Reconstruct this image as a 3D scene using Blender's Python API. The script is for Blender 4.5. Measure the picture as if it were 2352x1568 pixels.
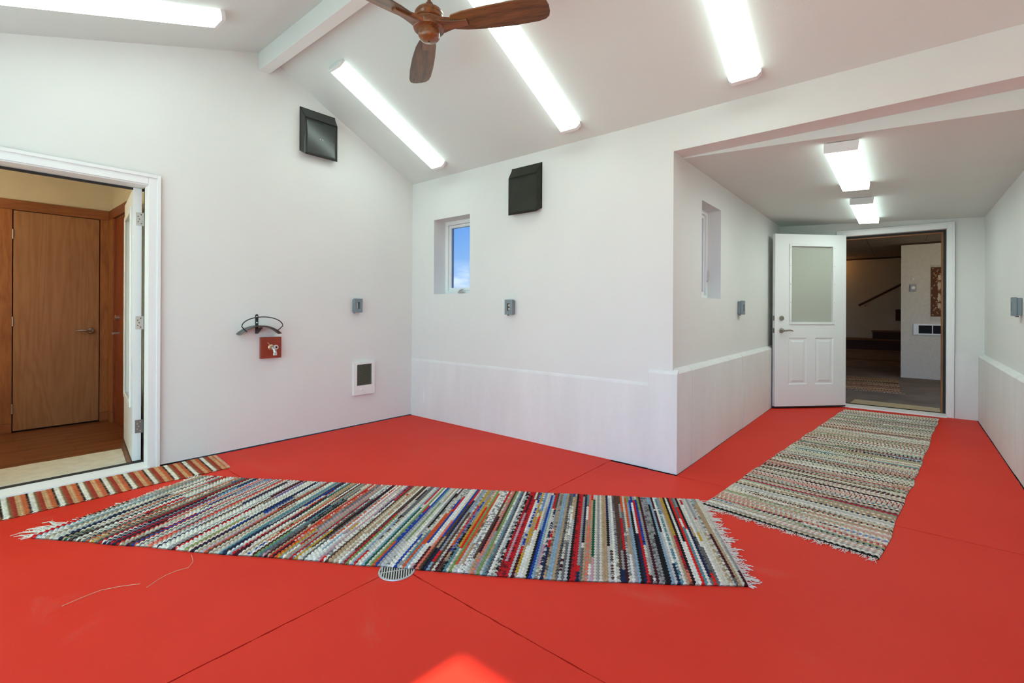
import bpy, bmesh, math, random
import numpy as np
from mathutils import Vector, Matrix
random.seed(7); rng = np.random.default_rng(11)
for o in list(bpy.data.objects): bpy.data.objects.remove(o, do_unlink=True)
scene = bpy.context.scene
COL = scene.collection
PI = math.pi

# ------------------------------------------------------------------ camera
W_PX, H_PX, F_PX, HORIZON = 2352.0, 1568.0, 1085.44, 715.0
cam_d = bpy.data.cameras.new('camera'); cam = bpy.data.objects.new('camera', cam_d); COL.objects.link(cam)
cam_d.sensor_fit = 'HORIZONTAL'; cam_d.sensor_width = 36.0
cam_d.lens = 36.0 * F_PX / W_PX
cam_d.shift_y = -(H_PX / 2 - HORIZON) / W_PX
cam_d.clip_start = 0.05; cam_d.clip_end = 500
YAW, ROLL = -0.692669, 0.0048353
Fv = Vector((math.sin(YAW), math.cos(YAW), 0)); Rv = Vector((math.cos(YAW), -math.sin(YAW), 0)); Uv = Vector((0, 0, 1))
R2 = Rv * math.cos(ROLL) + Uv * math.sin(ROLL); U2 = R2.cross(Fv)
m = Matrix.Identity(4)
for i in range(3):
    m[i][0] = R2[i]; m[i][1] = U2[i]; m[i][2] = -Fv[i]
m[0][3], m[1][3], m[2][3] = 4.356, -3.449, 1.19
cam.matrix_world = m
scene.camera = cam

# ------------------------------------------------------------------ exposure, sky, sun
vs = scene.view_settings
vs.view_transform = 'Standard'; vs.look = 'None'; vs.gamma = 1.0; vs.exposure = 0.87; vs.use_curve_mapping = False
LAMP = 4.8          # radiance of the fluorescent lenses
LAMP_COL = (0.82, 1.0, 0.92)
SUN = 6.0
SKY = 2.4

world = bpy.data.worlds.new('sky'); scene.world = world; world.use_nodes = True
nt = world.node_tree; nt.nodes.clear()
def N(t, typ, **kw):
    n = t.nodes.new(typ)
    for k, v in kw.items(): setattr(n, k, v)
    return n
tc = N(nt, 'ShaderNodeTexCoord'); sep = N(nt, 'ShaderNodeSeparateXYZ'); nt.links.new(tc.outputs['Generated'], sep.inputs[0])
ramp = N(nt, 'ShaderNodeValToRGB'); nt.links.new(sep.outputs['Z'], ramp.inputs[0])
cr = ramp.color_ramp; cr.interpolation = 'EASE'
cr.elements[0].position = 0.0; cr.elements[0].color = (0.30, 0.31, 0.30, 1)
cr.elements[1].position = 1.0; cr.elements[1].color = (0.10, 0.27, 0.72, 1)
for p, c in ((0.004, (0.52, 0.76, 1.0, 1)), (0.07, (0.40, 0.66, 1.0, 1)), (0.22, (0.19, 0.45, 0.94, 1)), (0.5, (0.12, 0.32, 0.80, 1))):
    e = cr.elements.new(p); e.color = c
mapn = N(nt, 'ShaderNodeMapping'); mapn.inputs['Scale'].default_value = (9, 9, 34)
nt.links.new(tc.outputs['Generated'], mapn.inputs[0])
noi = N(nt, 'ShaderNodeTexNoise'); noi.inputs['Scale'].default_value = 1.0; noi.inputs['Detail'].default_value = 7; noi.inputs['Roughness'].default_value = 0.6
nt.links.new(mapn.outputs[0], noi.inputs[0])
cl = N(nt, 'ShaderNodeValToRGB'); nt.links.new(noi.outputs['Fac'], cl.inputs[0])
cl.color_ramp.elements[0].position = 0.36; cl.color_ramp.elements[1].position = 0.56
band = N(nt, 'ShaderNodeValToRGB'); nt.links.new(sep.outputs['Z'], band.inputs[0])
b = band.color_ramp; b.elements[0].position = 0.0; b.elements[0].color = (0, 0, 0, 1); b.elements[1].position = 0.11; b.elements[1].color = (0, 0, 0, 1)
e = b.elements.new(0.01); e.color = (1, 1, 1, 1); e = b.elements.new(0.075); e.color = (0.75, 0.75, 0.75, 1)
mul = N(nt, 'ShaderNodeMath', operation='MULTIPLY'); nt.links.new(cl.outputs[0], mul.inputs[0]); nt.links.new(band.outputs[0], mul.inputs[1])
mx = N(nt, 'ShaderNodeMixRGB'); nt.links.new(mul.outputs[0], mx.inputs[0]); nt.links.new(ramp.outputs[0], mx.inputs[1]); mx.inputs[2].default_value = (1.25, 1.25, 1.30, 1)
bg = N(nt, 'ShaderNodeBackground'); bg.inputs[1].default_value = SKY; nt.links.new(mx.outputs[0], bg.inputs[0])
wo = N(nt, 'ShaderNodeOutputWorld'); nt.links.new(bg.outputs[0], wo.inputs[0])

sun_d = bpy.data.lights.new('sun', 'SUN'); sun = bpy.data.objects.new('sun', sun_d); COL.objects.link(sun)
sun_d.energy = SUN; sun_d.angle = math.radians(1.2); sun_d.color = (1.0, 0.95, 0.86)
el = math.radians(47.96); dv = Vector((0.099 * math.cos(el), 0.995 * math.cos(el), -math.sin(el)))
sun.rotation_euler = dv.to_track_quat('-Z', 'Y').to_euler(); sun.location = (3, -8, 8)

# ------------------------------------------------------------------ materials
MAT = {}
def mat(name, color, rough=0.6, metal=0.0, var=0.0, vscale=3.0, bump=0.0, bscale=60.0, spec=0.5, coat=0.0, stretch=(1, 1, 1), detail=4):
    if name in MAT: return MAT[name]
    ma = bpy.data.materials.new(name); ma.use_nodes = True; t = ma.node_tree
    bs = t.nodes['Principled BSDF']
    bs.inputs['Roughness'].default_value = rough; bs.inputs['Metallic'].default_value = metal
    bs.inputs['Specular IOR Level'].default_value = spec; bs.inputs['Coat Weight'].default_value = coat
    bs.inputs['Base Color'].default_value = (*color, 1)
    if var or bump:
        co = N(t, 'ShaderNodeTexCoord'); mp = N(t, 'ShaderNodeMapping'); mp.inputs['Scale'].default_value = stretch
        t.links.new(co.outputs['Object'], mp.inputs[0])
    if var:
        no = N(t, 'ShaderNodeTexNoise'); no.inputs['Scale'].default_value = vscale; no.inputs['Detail'].default_value = detail
        t.links.new(mp.outputs[0], no.inputs[0])
        r = N(t, 'ShaderNodeValToRGB'); t.links.new(no.outputs['Fac'], r.inputs[0])
        r.color_ramp.elements[0].position = 0.3; r.color_ramp.elements[1].position = 0.7
        r.color_ramp.elements[0].color = (*[c * (1 - var) for c in color], 1)
        r.color_ramp.elements[1].color = (*[min(1, c * (1 + var)) for c in color], 1)
        t.links.new(r.outputs[0], bs.inputs['Base Color'])
    if bump:
        nb = N(t, 'ShaderNodeTexNoise'); nb.inputs['Scale'].default_value = bscale; nb.inputs['Detail'].default_value = 3
        t.links.new(mp.outputs[0], nb.inputs[0])
        bu = N(t, 'ShaderNodeBump'); bu.inputs['Strength'].default_value = bump; bu.inputs['Distance'].default_value = 0.01
        t.links.new(nb.outputs['Fac'], bu.inputs['Height']); t.links.new(bu.outputs[0], bs.inputs['Normal'])
    MAT[name] = ma
    return ma

def wood(name, dark, light, axis='Z', scale=1.0, rough=0.4, ring=6.0, coat=0.0):
    """grain along axis"""
    ma = bpy.data.materials.new(name); ma.use_nodes = True; t = ma.node_tree; bs = t.nodes['Principled BSDF']
    bs.inputs['Roughness'].default_value = rough; bs.inputs['Coat Weight'].default_value = coat; bs.inputs['Coat Roughness'].default_value = 0.25
    co = N(t, 'ShaderNodeTexCoord'); mp = N(t, 'ShaderNodeMapping')
    s = [8.0 * scale] * 3; s['XYZ'.index(axis)] = 0.9 * scale
    mp.inputs['Scale'].default_value = s; t.links.new(co.outputs['Object'], mp.inputs[0])
    n1 = N(t, 'ShaderNodeTexNoise'); n1.inputs['Scale'].default_value = 0.9; n1.inputs['Detail'].default_value = 3; n1.inputs['Distortion'].default_value = 0.5
    t.links.new(mp.outputs[0], n1.inputs[0])
    ms = N(t, 'ShaderNodeMath', operation='MULTIPLY'); ms.inputs[1].default_value = ring; t.links.new(n1.outputs['Fac'], ms.inputs[0])
    fr = N(t, 'ShaderNodeMath', operation='PINGPONG'); fr.inputs[1].default_value = 0.5; t.links.new(ms.outputs[0], fr.inputs[0])
    n2 = N(t, 'ShaderNodeTexNoise'); n2.inputs['Scale'].default_value = 9; n2.inputs['Detail'].default_value = 5; t.links.new(mp.outputs[0], n2.inputs[0])
    ad = N(t, 'ShaderNodeMath', operation='MULTIPLY_ADD'); ad.inputs[1].default_value = 0.7; t.links.new(fr.outputs[0], ad.inputs[0])
    sc = N(t, 'ShaderNodeMath', operation='MULTIPLY'); sc.inputs[1].default_value = 0.7; t.links.new(n2.outputs['Fac'], sc.inputs[0]); t.links.new(sc.outputs[0], ad.inputs[2])
    r = N(t, 'ShaderNodeValToRGB'); t.links.new(ad.outputs[0], r.inputs[0])
    r.color_ramp.elements[0].position = 0.15; r.color_ramp.elements[0].color = (*dark, 1)
    r.color_ramp.elements[1].position = 0.85; r.color_ramp.elements[1].color = (*light, 1)
    t.links.new(r.outputs[0], bs.inputs['Base Color'])
    MAT[name] = ma
    return ma

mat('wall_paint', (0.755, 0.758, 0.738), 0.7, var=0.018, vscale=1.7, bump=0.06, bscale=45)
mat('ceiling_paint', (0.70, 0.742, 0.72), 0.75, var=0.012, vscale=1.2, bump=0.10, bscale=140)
mat('trim_paint', (0.84, 0.845, 0.85), 0.38, var=0.01)
mat('door_paint', (0.83, 0.835, 0.83), 0.42)
mat('dark_gap', (0.012, 0.011, 0.01), 0.9)
mat('rubber', (0.02, 0.02, 0.02), 0.7)
mat('black_metal', (0.020, 0.022, 0.019), 0.26, var=0.12, vscale=9, spec=0.6)
mat('matt_black', (0.022, 0.024, 0.017), 0.55, var=0.2, vscale=9, spec=0.25)
mat('hanger_metal', (0.16, 0.19, 0.18), 0.28, metal=0.75)
mat('hanger_rod', (0.012, 0.018, 0.017), 0.35)
mat('box_gray', (0.20, 0.245, 0.27), 0.5, bump=0.03, bscale=200)
mat('box_gray_light', (0.34, 0.35, 0.34), 0.5)
mat('outlet_dark', (0.03, 0.032, 0.033), 0.4)
mat('outlet_beige', (0.55, 0.53, 0.46), 0.4)
mat('steel', (0.62, 0.60, 0.57), 0.28, metal=1.0)
mat('nickel', (0.40, 0.37, 0.32), 0.25, metal=1.0)
mat('hinge_zinc', (0.58, 0.56, 0.50), 0.45, metal=0.35, var=0.1, vscale=60)
mat('hinge_bronze', (0.24, 0.20, 0.18), 0.45, metal=0.4)
mat('zinc', (0.62, 0.63, 0.60), 0.4, metal=0.9, var=0.15, vscale=30)
mat('brass', (0.62, 0.42, 0.26), 0.35, metal=0.9)
mat('aluminium', (0.55, 0.56, 0.57), 0.4, metal=0.7)
mat('slat_bronze', (0.20, 0.19, 0.14), 0.5)
mat('heater_white', (0.82, 0.82, 0.80), 0.4)
mat('lamp_white', (0.80, 0.81, 0.80), 0.4)
mat('wire', (0.62, 0.50, 0.33), 0.6)
mat('concrete_dark', (0.17, 0.135, 0.10), 0.75, var=0.25, vscale=2.5, bump=0.05)
mat('ground', (0.37, 0.57, 0.33), 0.95, var=0.25, vscale=6, bump=0.4, bscale=40)
mat('cream_wall', (0.60, 0.55, 0.40), 0.8, var=0.03, vscale=4, bump=0.1, bscale=120)
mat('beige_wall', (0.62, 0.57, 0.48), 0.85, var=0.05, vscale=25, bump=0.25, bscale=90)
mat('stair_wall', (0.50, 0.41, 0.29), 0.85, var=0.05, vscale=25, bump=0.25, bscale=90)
mat('cream_mat', (0.62, 0.57, 0.46), 0.95, var=0.08, vscale=14, bump=0.4, bscale=220)
mat('tan_mat', (0.55, 0.43, 0.26), 0.95, var=0.08, vscale=14, bump=0.4, bscale=220)
mat('ceiling_panel', (0.26, 0.20, 0.155), 0.7, var=0.06, vscale=6, bump=0.1)
mat('panel_dark', (0.010, 0.011, 0.013), 0.5, spec=0.15)
mat('cream_yarn', (0.74, 0.70, 0.60), 0.95)
mat('rug_backing', (0.03, 0.028, 0.028), 0.95)
wood('maple', (0.24, 0.105, 0.038), (0.35, 0.18, 0.078), 'Z', 0.55, 0.42, ring=12)
wood('maple_trim', (0.20, 0.062, 0.014), (0.36, 0.14, 0.038), 'Z', 1.3, 0.45, ring=5)
wood('maple_trim_h', (0.17, 0.050, 0.012), (0.30, 0.105, 0.030), 'Y', 1.3, 0.45, ring=5)
wood('red_wood', (0.16, 0.030, 0.008), (0.25, 0.058, 0.014), 'Z', 1.3, 0.42, ring=5)
wood('red_board', (0.22, 0.022, 0.008), (0.36, 0.045, 0.012), 'Y', 4.0, 0.4, ring=4)
wood('floor_wood', (0.045, 0.014, 0.006), (0.26, 0.085, 0.024), 'Y', 0.6, 0.34, ring=7, coat=0.2)
wood('fan_wood', (0.045, 0.016, 0.006), (0.30, 0.10, 0.025), 'X', 1.6, 0.34, ring=3, coat=0.4)
wood('fan_blade', (0.024, 0.016, 0.009), (0.29, 0.122, 0.036), 'X', 1.3, 0.38, ring=2.2, coat=0.25)
wood('stair_tread', (0.12, 0.040, 0.012), (0.22, 0.085, 0.030), 'X', 1.0, 0.8, ring=5)
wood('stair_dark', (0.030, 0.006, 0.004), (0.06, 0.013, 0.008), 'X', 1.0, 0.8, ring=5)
wood('rail_wood', (0.03, 0.010, 0.006), (0.07, 0.024, 0.012), 'X', 1.0, 0.8, ring=5)

def floor_material():
    ma = bpy.data.materials.new('red_floor_paint'); ma.use_nodes = True; t = ma.node_tree; bs = t.nodes['Principled BSDF']
    co = N(t, 'ShaderNodeTexCoord')
    def noise(scale, detail=5, rough=0.55, st=(1, 1, 1), rot=0, dist=0):
        mp = N(t, 'ShaderNodeMapping'); mp.inputs['Scale'].default_value = st; mp.inputs['Rotation'].default_value = (0, 0, rot)
        t.links.new(co.outputs['Object'], mp.inputs[0])
        n = N(t, 'ShaderNodeTexNoise'); n.inputs['Scale'].default_value = scale; n.inputs['Detail'].default_value = detail
        n.inputs['Roughness'].default_value = rough; n.inputs['Distortion'].default_value = dist
        t.links.new(mp.outputs[0], n.inputs[0]); return n
    def ramp(src, a, b_, ca=(0, 0, 0, 1), cb=(1, 1, 1, 1)):
        r = N(t, 'ShaderNodeValToRGB'); t.links.new(src, r.inputs[0])
        r.color_ramp.elements[0].position = a; r.color_ramp.elements[0].color = ca
        r.color_ramp.elements[1].position = b_; r.color_ramp.elements[1].color = cb; return r
    base = ramp(noise(0.9, 4).outputs['Fac'], 0.3, 0.72, (0.67, 0.027, 0.012, 1), (0.74, 0.036, 0.017, 1))
    # dull scuffs left by feet and rugs
    s1 = ramp(noise(1.3, 8, 0.7, (1, 2.3, 1), 0.7, 1.2).outputs['Fac'], 0.58, 0.80)
    s2 = ramp(noise(5.5, 8, 0.75, (1, 2.0, 1), -0.5, 0.8).outputs['Fac'], 0.66, 0.84)
    mxs = N(t, 'ShaderNodeMath', operation='MAXIMUM'); t.links.new(s1.outputs[0], mxs.inputs[0]); t.links.new(s2.outputs[0], mxs.inputs[1])
    k = N(t, 'ShaderNodeMath', operation='MULTIPLY'); k.inputs[1].default_value = 0.75; t.links.new(mxs.outputs[0], k.inputs[0])
    m1 = N(t, 'ShaderNodeMixRGB'); t.links.new(k.outputs[0], m1.inputs[0]); t.links.new(base.outputs[0], m1.inputs[1]); m1.inputs[2].default_value = (0.66, 0.105, 0.070, 1)
    # tiny specks
    sp = ramp(noise(130, 1).outputs['Fac'], 0.775, 0.80)
    k2 = N(t, 'ShaderNodeMath', operation='MULTIPLY'); k2.inputs[1].default_value = 0.5; t.links.new(sp.outputs[0], k2.inputs[0])
    m2 = N(t, 'ShaderNodeMixRGB'); t.links.new(k2.outputs[0], m2.inputs[0]); t.links.new(m1.outputs[0], m2.inputs[1]); m2.inputs[2].default_value = (0.6, 0.32, 0.25, 1)
    t.links.new(m2.outputs[0], bs.inputs['Base Color'])
    ro = ramp(mxs.outputs[0], 0.0, 1.0, (0.55, 0.55, 0.55, 1), (0.72, 0.72, 0.72, 1)); t.links.new(ro.outputs[0], bs.inputs['Roughness'])
    bu = N(t, 'ShaderNodeBump'); bu.inputs['Strength'].default_value = 0.08; bu.inputs['Distance'].default_value = 0.01
    t.links.new(noise(35, 5).outputs['Fac'], bu.inputs['Height']); t.links.new(bu.outputs[0], bs.inputs['Normal'])
    bs.inputs['Specular IOR Level'].default_value = 0.16
    MAT['floor'] = ma
floor_material()

def kerb_material():
    ma = bpy.data.materials.new('painted_concrete'); ma.use_nodes = True; t = ma.node_tree; bs = t.nodes['Principled BSDF']
    co = N(t, 'ShaderNodeTexCoord')
    def noise(scale, st, detail=6, ro=0.6):
        mp = N(t, 'ShaderNodeMapping'); mp.inputs['Scale'].default_value = st; t.links.new(co.outputs['Object'], mp.inputs[0])
        n = N(t, 'ShaderNodeTexNoise'); n.inputs['Scale'].default_value = scale; n.inputs['Detail'].default_value = detail; n.inputs['Roughness'].default_value = ro
        t.links.new(mp.outputs[0], n.inputs[0]); return n
    def ramp(src, a, b_, ca, cb):
        r = N(t, 'ShaderNodeValToRGB'); t.links.new(src, r.inputs[0])
        r.color_ramp.elements[0].position = a; r.color_ramp.elements[0].color = ca; r.color_ramp.elements[1].position = b_; r.color_ramp.elements[1].color = cb; return r
    base = ramp(noise(5, (1, 1, 0.22)).outputs['Fac'], 0.3, 0.7, (0.735, 0.735, 0.725, 1), (0.80, 0.80, 0.80, 1))
    st = ramp(noise(7, (1, 1, 0.16), 7, 0.7).outputs['Fac'], 0.66, 0.72, (0, 0, 0, 1), (1, 1, 1, 1))
    mx_ = N(t, 'ShaderNodeMixRGB'); t.links.new(st.outputs[0], mx_.inputs[0]); t.links.new(base.outputs[0], mx_.inputs[1]); mx_.inputs[2].default_value = (0.86, 0.86, 0.86, 1)
    t.links.new(mx_.outputs[0], bs.inputs['Base Color']); bs.inputs['Roughness'].default_value = 0.6
    bu = N(t, 'ShaderNodeBump'); bu.inputs['Strength'].default_value = 0.22; bu.inputs['Distance'].default_value = 0.012
    t.links.new(noise(22, (1, 1, 0.6), 8).outputs['Fac'], bu.inputs['Height']); t.links.new(bu.outputs[0], bs.inputs['Normal'])
    MAT['kerb'] = ma
kerb_material()

def glass_material(name, tint, rough=0.0, gloss=0.12):
    ma = bpy.data.materials.new(name); ma.use_nodes = True; t = ma.node_tree; t.nodes.clear()
    tr = N(t, 'ShaderNodeBsdfTransparent'); tr.inputs[0].default_value = (*tint, 1)
    gl = N(t, 'ShaderNodeBsdfGlossy'); gl.inputs['Roughness'].default_value = rough
    fw = N(t, 'ShaderNodeLayerWeight'); pw = N(t, 'ShaderNodeMath', operation='POWER'); pw.inputs[1].default_value = 5.0; t.links.new(fw.outputs['Facing'], pw.inputs[0])
    lw = N(t, 'ShaderNodeMath', operation='MULTIPLY_ADD'); lw.inputs[1].default_value = 0.9; lw.inputs[2].default_value = 0.04; t.links.new(pw.outputs[0], lw.inputs[0])
    mxx = N(t, 'ShaderNodeMixShader'); t.links.new(lw.outputs[0], mxx.inputs[0]); t.links.new(tr.outputs[0], mxx.inputs[1]); t.links.new(gl.outputs[0], mxx.inputs[2])
    o = N(t, 'ShaderNodeOutputMaterial'); t.links.new(mxx.outputs[0], o.inputs[0]); MAT[name] = ma
glass_material('glass', (0.96, 0.98, 0.97))
glass_material('tinted_glass', (0.40, 0.435, 0.475))
def frosted():
    ma = bpy.data.materials.new('frosted_glass'); ma.use_nodes = True; t = ma.node_tree; t.nodes.clear()
    d = N(t, 'ShaderNodeBsdfDiffuse'); d.inputs[0].default_value = (0.68, 0.68, 0.61, 1)
    tl = N(t, 'ShaderNodeBsdfTranslucent'); tl.inputs[0].default_value = (0.66, 0.72, 0.60, 1)
    gl = N(t, 'ShaderNodeBsdfGlossy'); gl.inputs['Roughness'].default_value = 0.25
    a = N(t, 'ShaderNodeMixShader'); a.inputs[0].default_value = 0.4; t.links.new(d.outputs[0], a.inputs[1]); t.links.new(tl.outputs[0], a.inputs[2])
    b_ = N(t, 'ShaderNodeMixShader'); b_.inputs[0].default_value = 0.05; t.links.new(a.outputs[0], b_.inputs[1]); t.links.new(gl.outputs[0], b_.inputs[2])
    o = N(t, 'ShaderNodeOutputMaterial'); t.links.new(b_.outputs[0], o.inputs[0]); MAT['frosted'] = ma
frosted()
def milk():
    ma = bpy.data.materials.new('milk_glass'); ma.use_nodes = True; t = ma.node_tree; t.nodes.clear()
    tl = N(t, 'ShaderNodeBsdfTranslucent'); tl.inputs[0].default_value = (0.71, 0.93, 0.85, 1)
    d = N(t, 'ShaderNodeBsdfDiffuse'); d.inputs[0].default_value = (0.80, 0.84, 0.82, 1)
    a = N(t, 'ShaderNodeMixShader'); a.inputs[0].default_value = 0.15; t.links.new(tl.outputs[0], a.inputs[1]); t.links.new(d.outputs[0], a.inputs[2])
    o = N(t, 'ShaderNodeOutputMaterial'); t.links.new(a.outputs[0], o.inputs[0]); MAT['milk_glass'] = ma
milk()
def emitter(name, col, strength, rib=False):
    ma = bpy.data.materials.new(name); ma.use_nodes = True; t = ma.node_tree; t.nodes.clear()
    em = N(t, 'ShaderNodeEmission'); em.inputs[0].default_value = (*col, 1); em.inputs[1].default_value = strength
    o = N(t, 'ShaderNodeOutputMaterial'); t.links.new(em.outputs[0], o.inputs[0]); MAT[name] = ma
emitter('lens', LAMP_COL, LAMP)
emitter('lens_side', LAMP_COL, LAMP * 0.42)
emitter('lens_hall', LAMP_COL, LAMP * 1.75)
emitter('lens_hall_side', LAMP_COL, LAMP * 0.42)
emitter('warm_bulb', (1.0, 0.50, 0.16), 7.0)
emitter('partition_fill_bulb', (1.0, 0.80, 0.56), 34.0)
emitter('vestibule_fill_bulb', (1.0, 0.88, 0.66), 90.0)

def yarn_material():
    ma = bpy.data.materials.new('woven_rag'); ma.use_nodes = True; t = ma.node_tree; bs = t.nodes['Principled BSDF']
    at = N(t, 'ShaderNodeAttribute'); at.attribute_name = 'weave_color'
    co = N(t, 'ShaderNodeTexCoord')
    no = N(t, 'ShaderNodeTexNoise'); no.inputs['Scale'].default_value = 260; no.inputs['Detail'].default_value = 2; t.links.new(co.outputs['Object'], no.inputs[0])
    r = N(t, 'ShaderNodeValToRGB'); t.links.new(no.outputs['Fac'], r.inputs[0])
    r.color_ramp.elements[0].position = 0.3; r.color_ramp.elements[0].color = (0.78, 0.78, 0.78, 1); r.color_ramp.elements[1].position = 0.7; r.color_ramp.elements[1].color = (1.1, 1.1, 1.1, 1)
    mxx = N(t, 'ShaderNodeMixRGB', blend_type='MULTIPLY'); mxx.inputs[0].default_value = 1; t.links.new(at.outputs['Color'], mxx.inputs[1]); t.links.new(r.outputs[0], mxx.inputs[2])
    t.links.new(mxx.outputs[0], bs.inputs['Base Color']); bs.inputs['Roughness'].default_value = 0.92; bs.inputs['Specular IOR Level'].default_value = 0.2
    MAT['yarn'] = ma
yarn_material()

def tapestry_material():
    ma = bpy.data.materials.new('tapestry_print'); ma.use_nodes = True; t = ma.node_tree; bs = t.nodes['Principled BSDF']; bs.inputs['Roughness'].default_value = 0.95
    co = N(t, 'ShaderNodeTexCoord'); sp = N(t, 'ShaderNodeSeparateXYZ'); t.links.new(co.outputs['Object'], sp.inputs[0])
    def M(op, a, b_=None):
        n = N(t, 'ShaderNodeMath', operation=op)
        for i, v in enumerate((a, b_)):
            if v is None: continue
            if isinstance(v, (int, float)): n.inputs[i].default_value = v
            else: t.links.new(v, n.inputs[i])
        return n.outputs[0]
    ax = M('ABSOLUTE', sp.outputs['X']); az = M('ABSOLUTE', sp.outputs['Z'])
    cb = N(t, 'ShaderNodeCombineXYZ'); t.links.new(ax, cb.inputs[0]); t.links.new(az, cb.inputs[2])
    n1 = N(t, 'ShaderNodeTexNoise'); n1.inputs['Scale'].default_value = 15; n1.inputs['Detail'].default_value = 2; n1.inputs['Distortion'].default_value = 1.0; t.links.new(cb.outputs[0], n1.inputs[0])
    field = M('GREATER_THAN', n1.outputs['Fac'], 0.53)
    n2 = N(t, 'ShaderNodeTexVoronoi'); n2.inputs['Scale'].default_value = 26; t.links.new(cb.outputs[0], n2.inputs[0])
    bord = M('LESS_THAN', n2.outputs['Distance'], 0.33)
    wob = M('MULTIPLY', n1.outputs['Fac'], 0.10)
    bx = M('GREATER_THAN', M('ADD', ax, wob), 0.20); bz = M('GREATER_THAN', M('ADD', az, wob), 0.335)
    isb = M('MAXIMUM', bx, bz)
    c1 = N(t, 'ShaderNodeMixRGB'); t.links.new(field, c1.inputs[0]); c1.inputs[1].default_value = (0.55, 0.46, 0.33, 1); c1.inputs[2].default_value = (0.16, 0.055, 0.022, 1)
    c2 = N(t, 'ShaderNodeMixRGB'); t.links.new(bord, c2.inputs[0]); c2.inputs[1].default_value = (0.12, 0.045, 0.02, 1); c2.inputs[2].default_value = (0.36, 0.22, 0.12, 1)
    c3 = N(t, 'ShaderNodeMixRGB'); t.links.new(isb, c3.inputs[0]); t.links.new(c1.outputs[0], c3.inputs[1]); t.links.new(c2.outputs[0], c3.inputs[2])
    t.links.new(c3.outputs[0], bs.inputs['Base Color']); MAT['tapestry'] = ma
tapestry_material()

# ------------------------------------------------------------------ mesh helpers
class MB:
    def __init__(self): self.v = []; self.f = []
    def add(self, vs_, fs):
        o = len(self.v); self.v += [tuple(p) for p in vs_]; self.f += [tuple(o + i for i in q) for q in fs]; return self
    def box(self, x0, x1, y0, y1, z0, z1):
        return self.add([(x0, y0, z0), (x1, y0, z0), (x1, y1, z0), (x0, y1, z0), (x0, y0, z1), (x1, y0, z1), (x1, y1, z1), (x0, y1, z1)],
                        [(3, 2, 1, 0), (4, 5, 6, 7), (0, 1, 5, 4), (1, 2, 6, 5), (2, 3, 7, 6), (3, 0, 4, 7)])
    def prism(self, poly, axis, a, b_):
        """polygon in the two other axes (in order), extruded along axis from a to b_"""
        n = len(poly); vv = []
        for s in (a, b_):
            for p in poly:
                vv.append({'X': (s, p[0], p[1]), 'Y': (p[0], s, p[1]), 'Z': (p[0], p[1], s)}[axis])
        fs = [tuple(range(n)), tuple(range(2 * n - 1, n - 1, -1))] + [(i, n + i, n + (i + 1) % n, (i + 1) % n) for i in range(n)]
        return self.add(vv, fs)
    def tube(self, pts, r, n=8, closed=False):
        pts = [Vector(p) for p in pts]; rings = []; k = len(pts)
        up = Vector((0.13, 0.21, 0.97))
        for i, p in enumerate(pts):
            if closed: d = pts[(i + 1) % k] - pts[i - 1]
            else: d = pts[min(i + 1, k - 1)] - pts[max(i - 1, 0)]
            d.normalize(); a = d.cross(up)
            if a.length < 1e-4: a = d.cross(Vector((1, 0, 0)))
            a.normalize(); b_ = d.cross(a); rr = r[i] if isinstance(r, (list, tuple)) else r
            rings.append([p + (a * math.cos(2 * PI * j / n) + b_ * math.sin(2 * PI * j / n)) * rr for j in range(n)])
        vv = [q for ri in rings for q in ri]; fs = []
        for i in range(k if closed else k - 1):
            i2 = (i + 1) % k
            for j in range(n): fs.append((i * n + j, i * n + (j + 1) % n, i2 * n + (j + 1) % n, i2 * n + j))
        if not closed: fs += [tuple(range(n - 1, -1, -1)), tuple((k - 1) * n + j for j in range(n))]
        return self.add(vv, fs)
    def lathe(self, prof, n=32, c=(0, 0, 0), axis='Z'):
        vv = []; fs = []
        for r, z in prof:
            for j in range(n):
                a = 2 * PI * j / n; p = (r * math.cos(a), r * math.sin(a), z)
                if axis == 'X': p = (p[2], p[0], p[1])
                elif axis == 'Y': p = (p[0], p[2], p[1])
                vv.append((p[0] + c[0], p[1] + c[1], p[2] + c[2]))
        k = len(prof)
        for i in range(k - 1):
            for j in range(n): fs.append((i * n + j, i * n + (j + 1) % n, (i + 1) * n + (j + 1) % n, (i + 1) * n + j))
        fs += [tuple(range(n - 1, -1, -1)), tuple((k - 1) * n + j for j in range(n))]
        return self.add(vv, fs)
    def build(self, name, material, parent=None, bevel=0.0, smooth=False, seg=2, kind=None):
        me = bpy.data.meshes.new(name); me.from_pydata(self.v, [], self.f); me.update()
        bm = bmesh.new(); bm.from_mesh(me); bmesh.ops.recalc_face_normals(bm, faces=bm.faces); bm.to_mesh(me); bm.free()
        me.materials.append(MAT[material] if isinstance(material, str) else material)
        o = bpy.data.objects.new(name, me); COL.objects.link(o)
        if parent: o.parent = parent
        if smooth or bevel:
            for p in me.polygons: p.use_smooth = True
            me.set_sharp_from_angle(angle=math.radians(35))
        if bevel:
            mo = o.modifiers.new('bevel', 'BEVEL'); mo.width = bevel; mo.segments = seg; mo.limit_method = 'ANGLE'; mo.angle_limit = math.radians(35); mo.harden_normals = True
        if kind: o['kind'] = kind
        return o
def bx(*a): return MB().box(*a)
def tag(o, label, cat, group=None, kind=None):
    o['label'] = label; o['category'] = cat
    if group: o['group'] = group
    if kind: o['kind'] = kind
    return o
def struct(o, label, cat): return tag(o, label, cat, kind='structure')
def empty(name, loc=(0, 0, 0), rz=0.0, rot=None):
    o = bpy.data.objects.new(name, None); COL.objects.link(o); o.location = loc; o.rotation_euler = rot if rot else (0, 0, rz); o.empty_display_size = 0.05
    return o
def copy_tree(o, parent=None):
    c = o.copy(); COL.objects.link(c); c.parent = parent
    for ch in list(o.children): copy_tree(ch, c)
    return c

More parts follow.
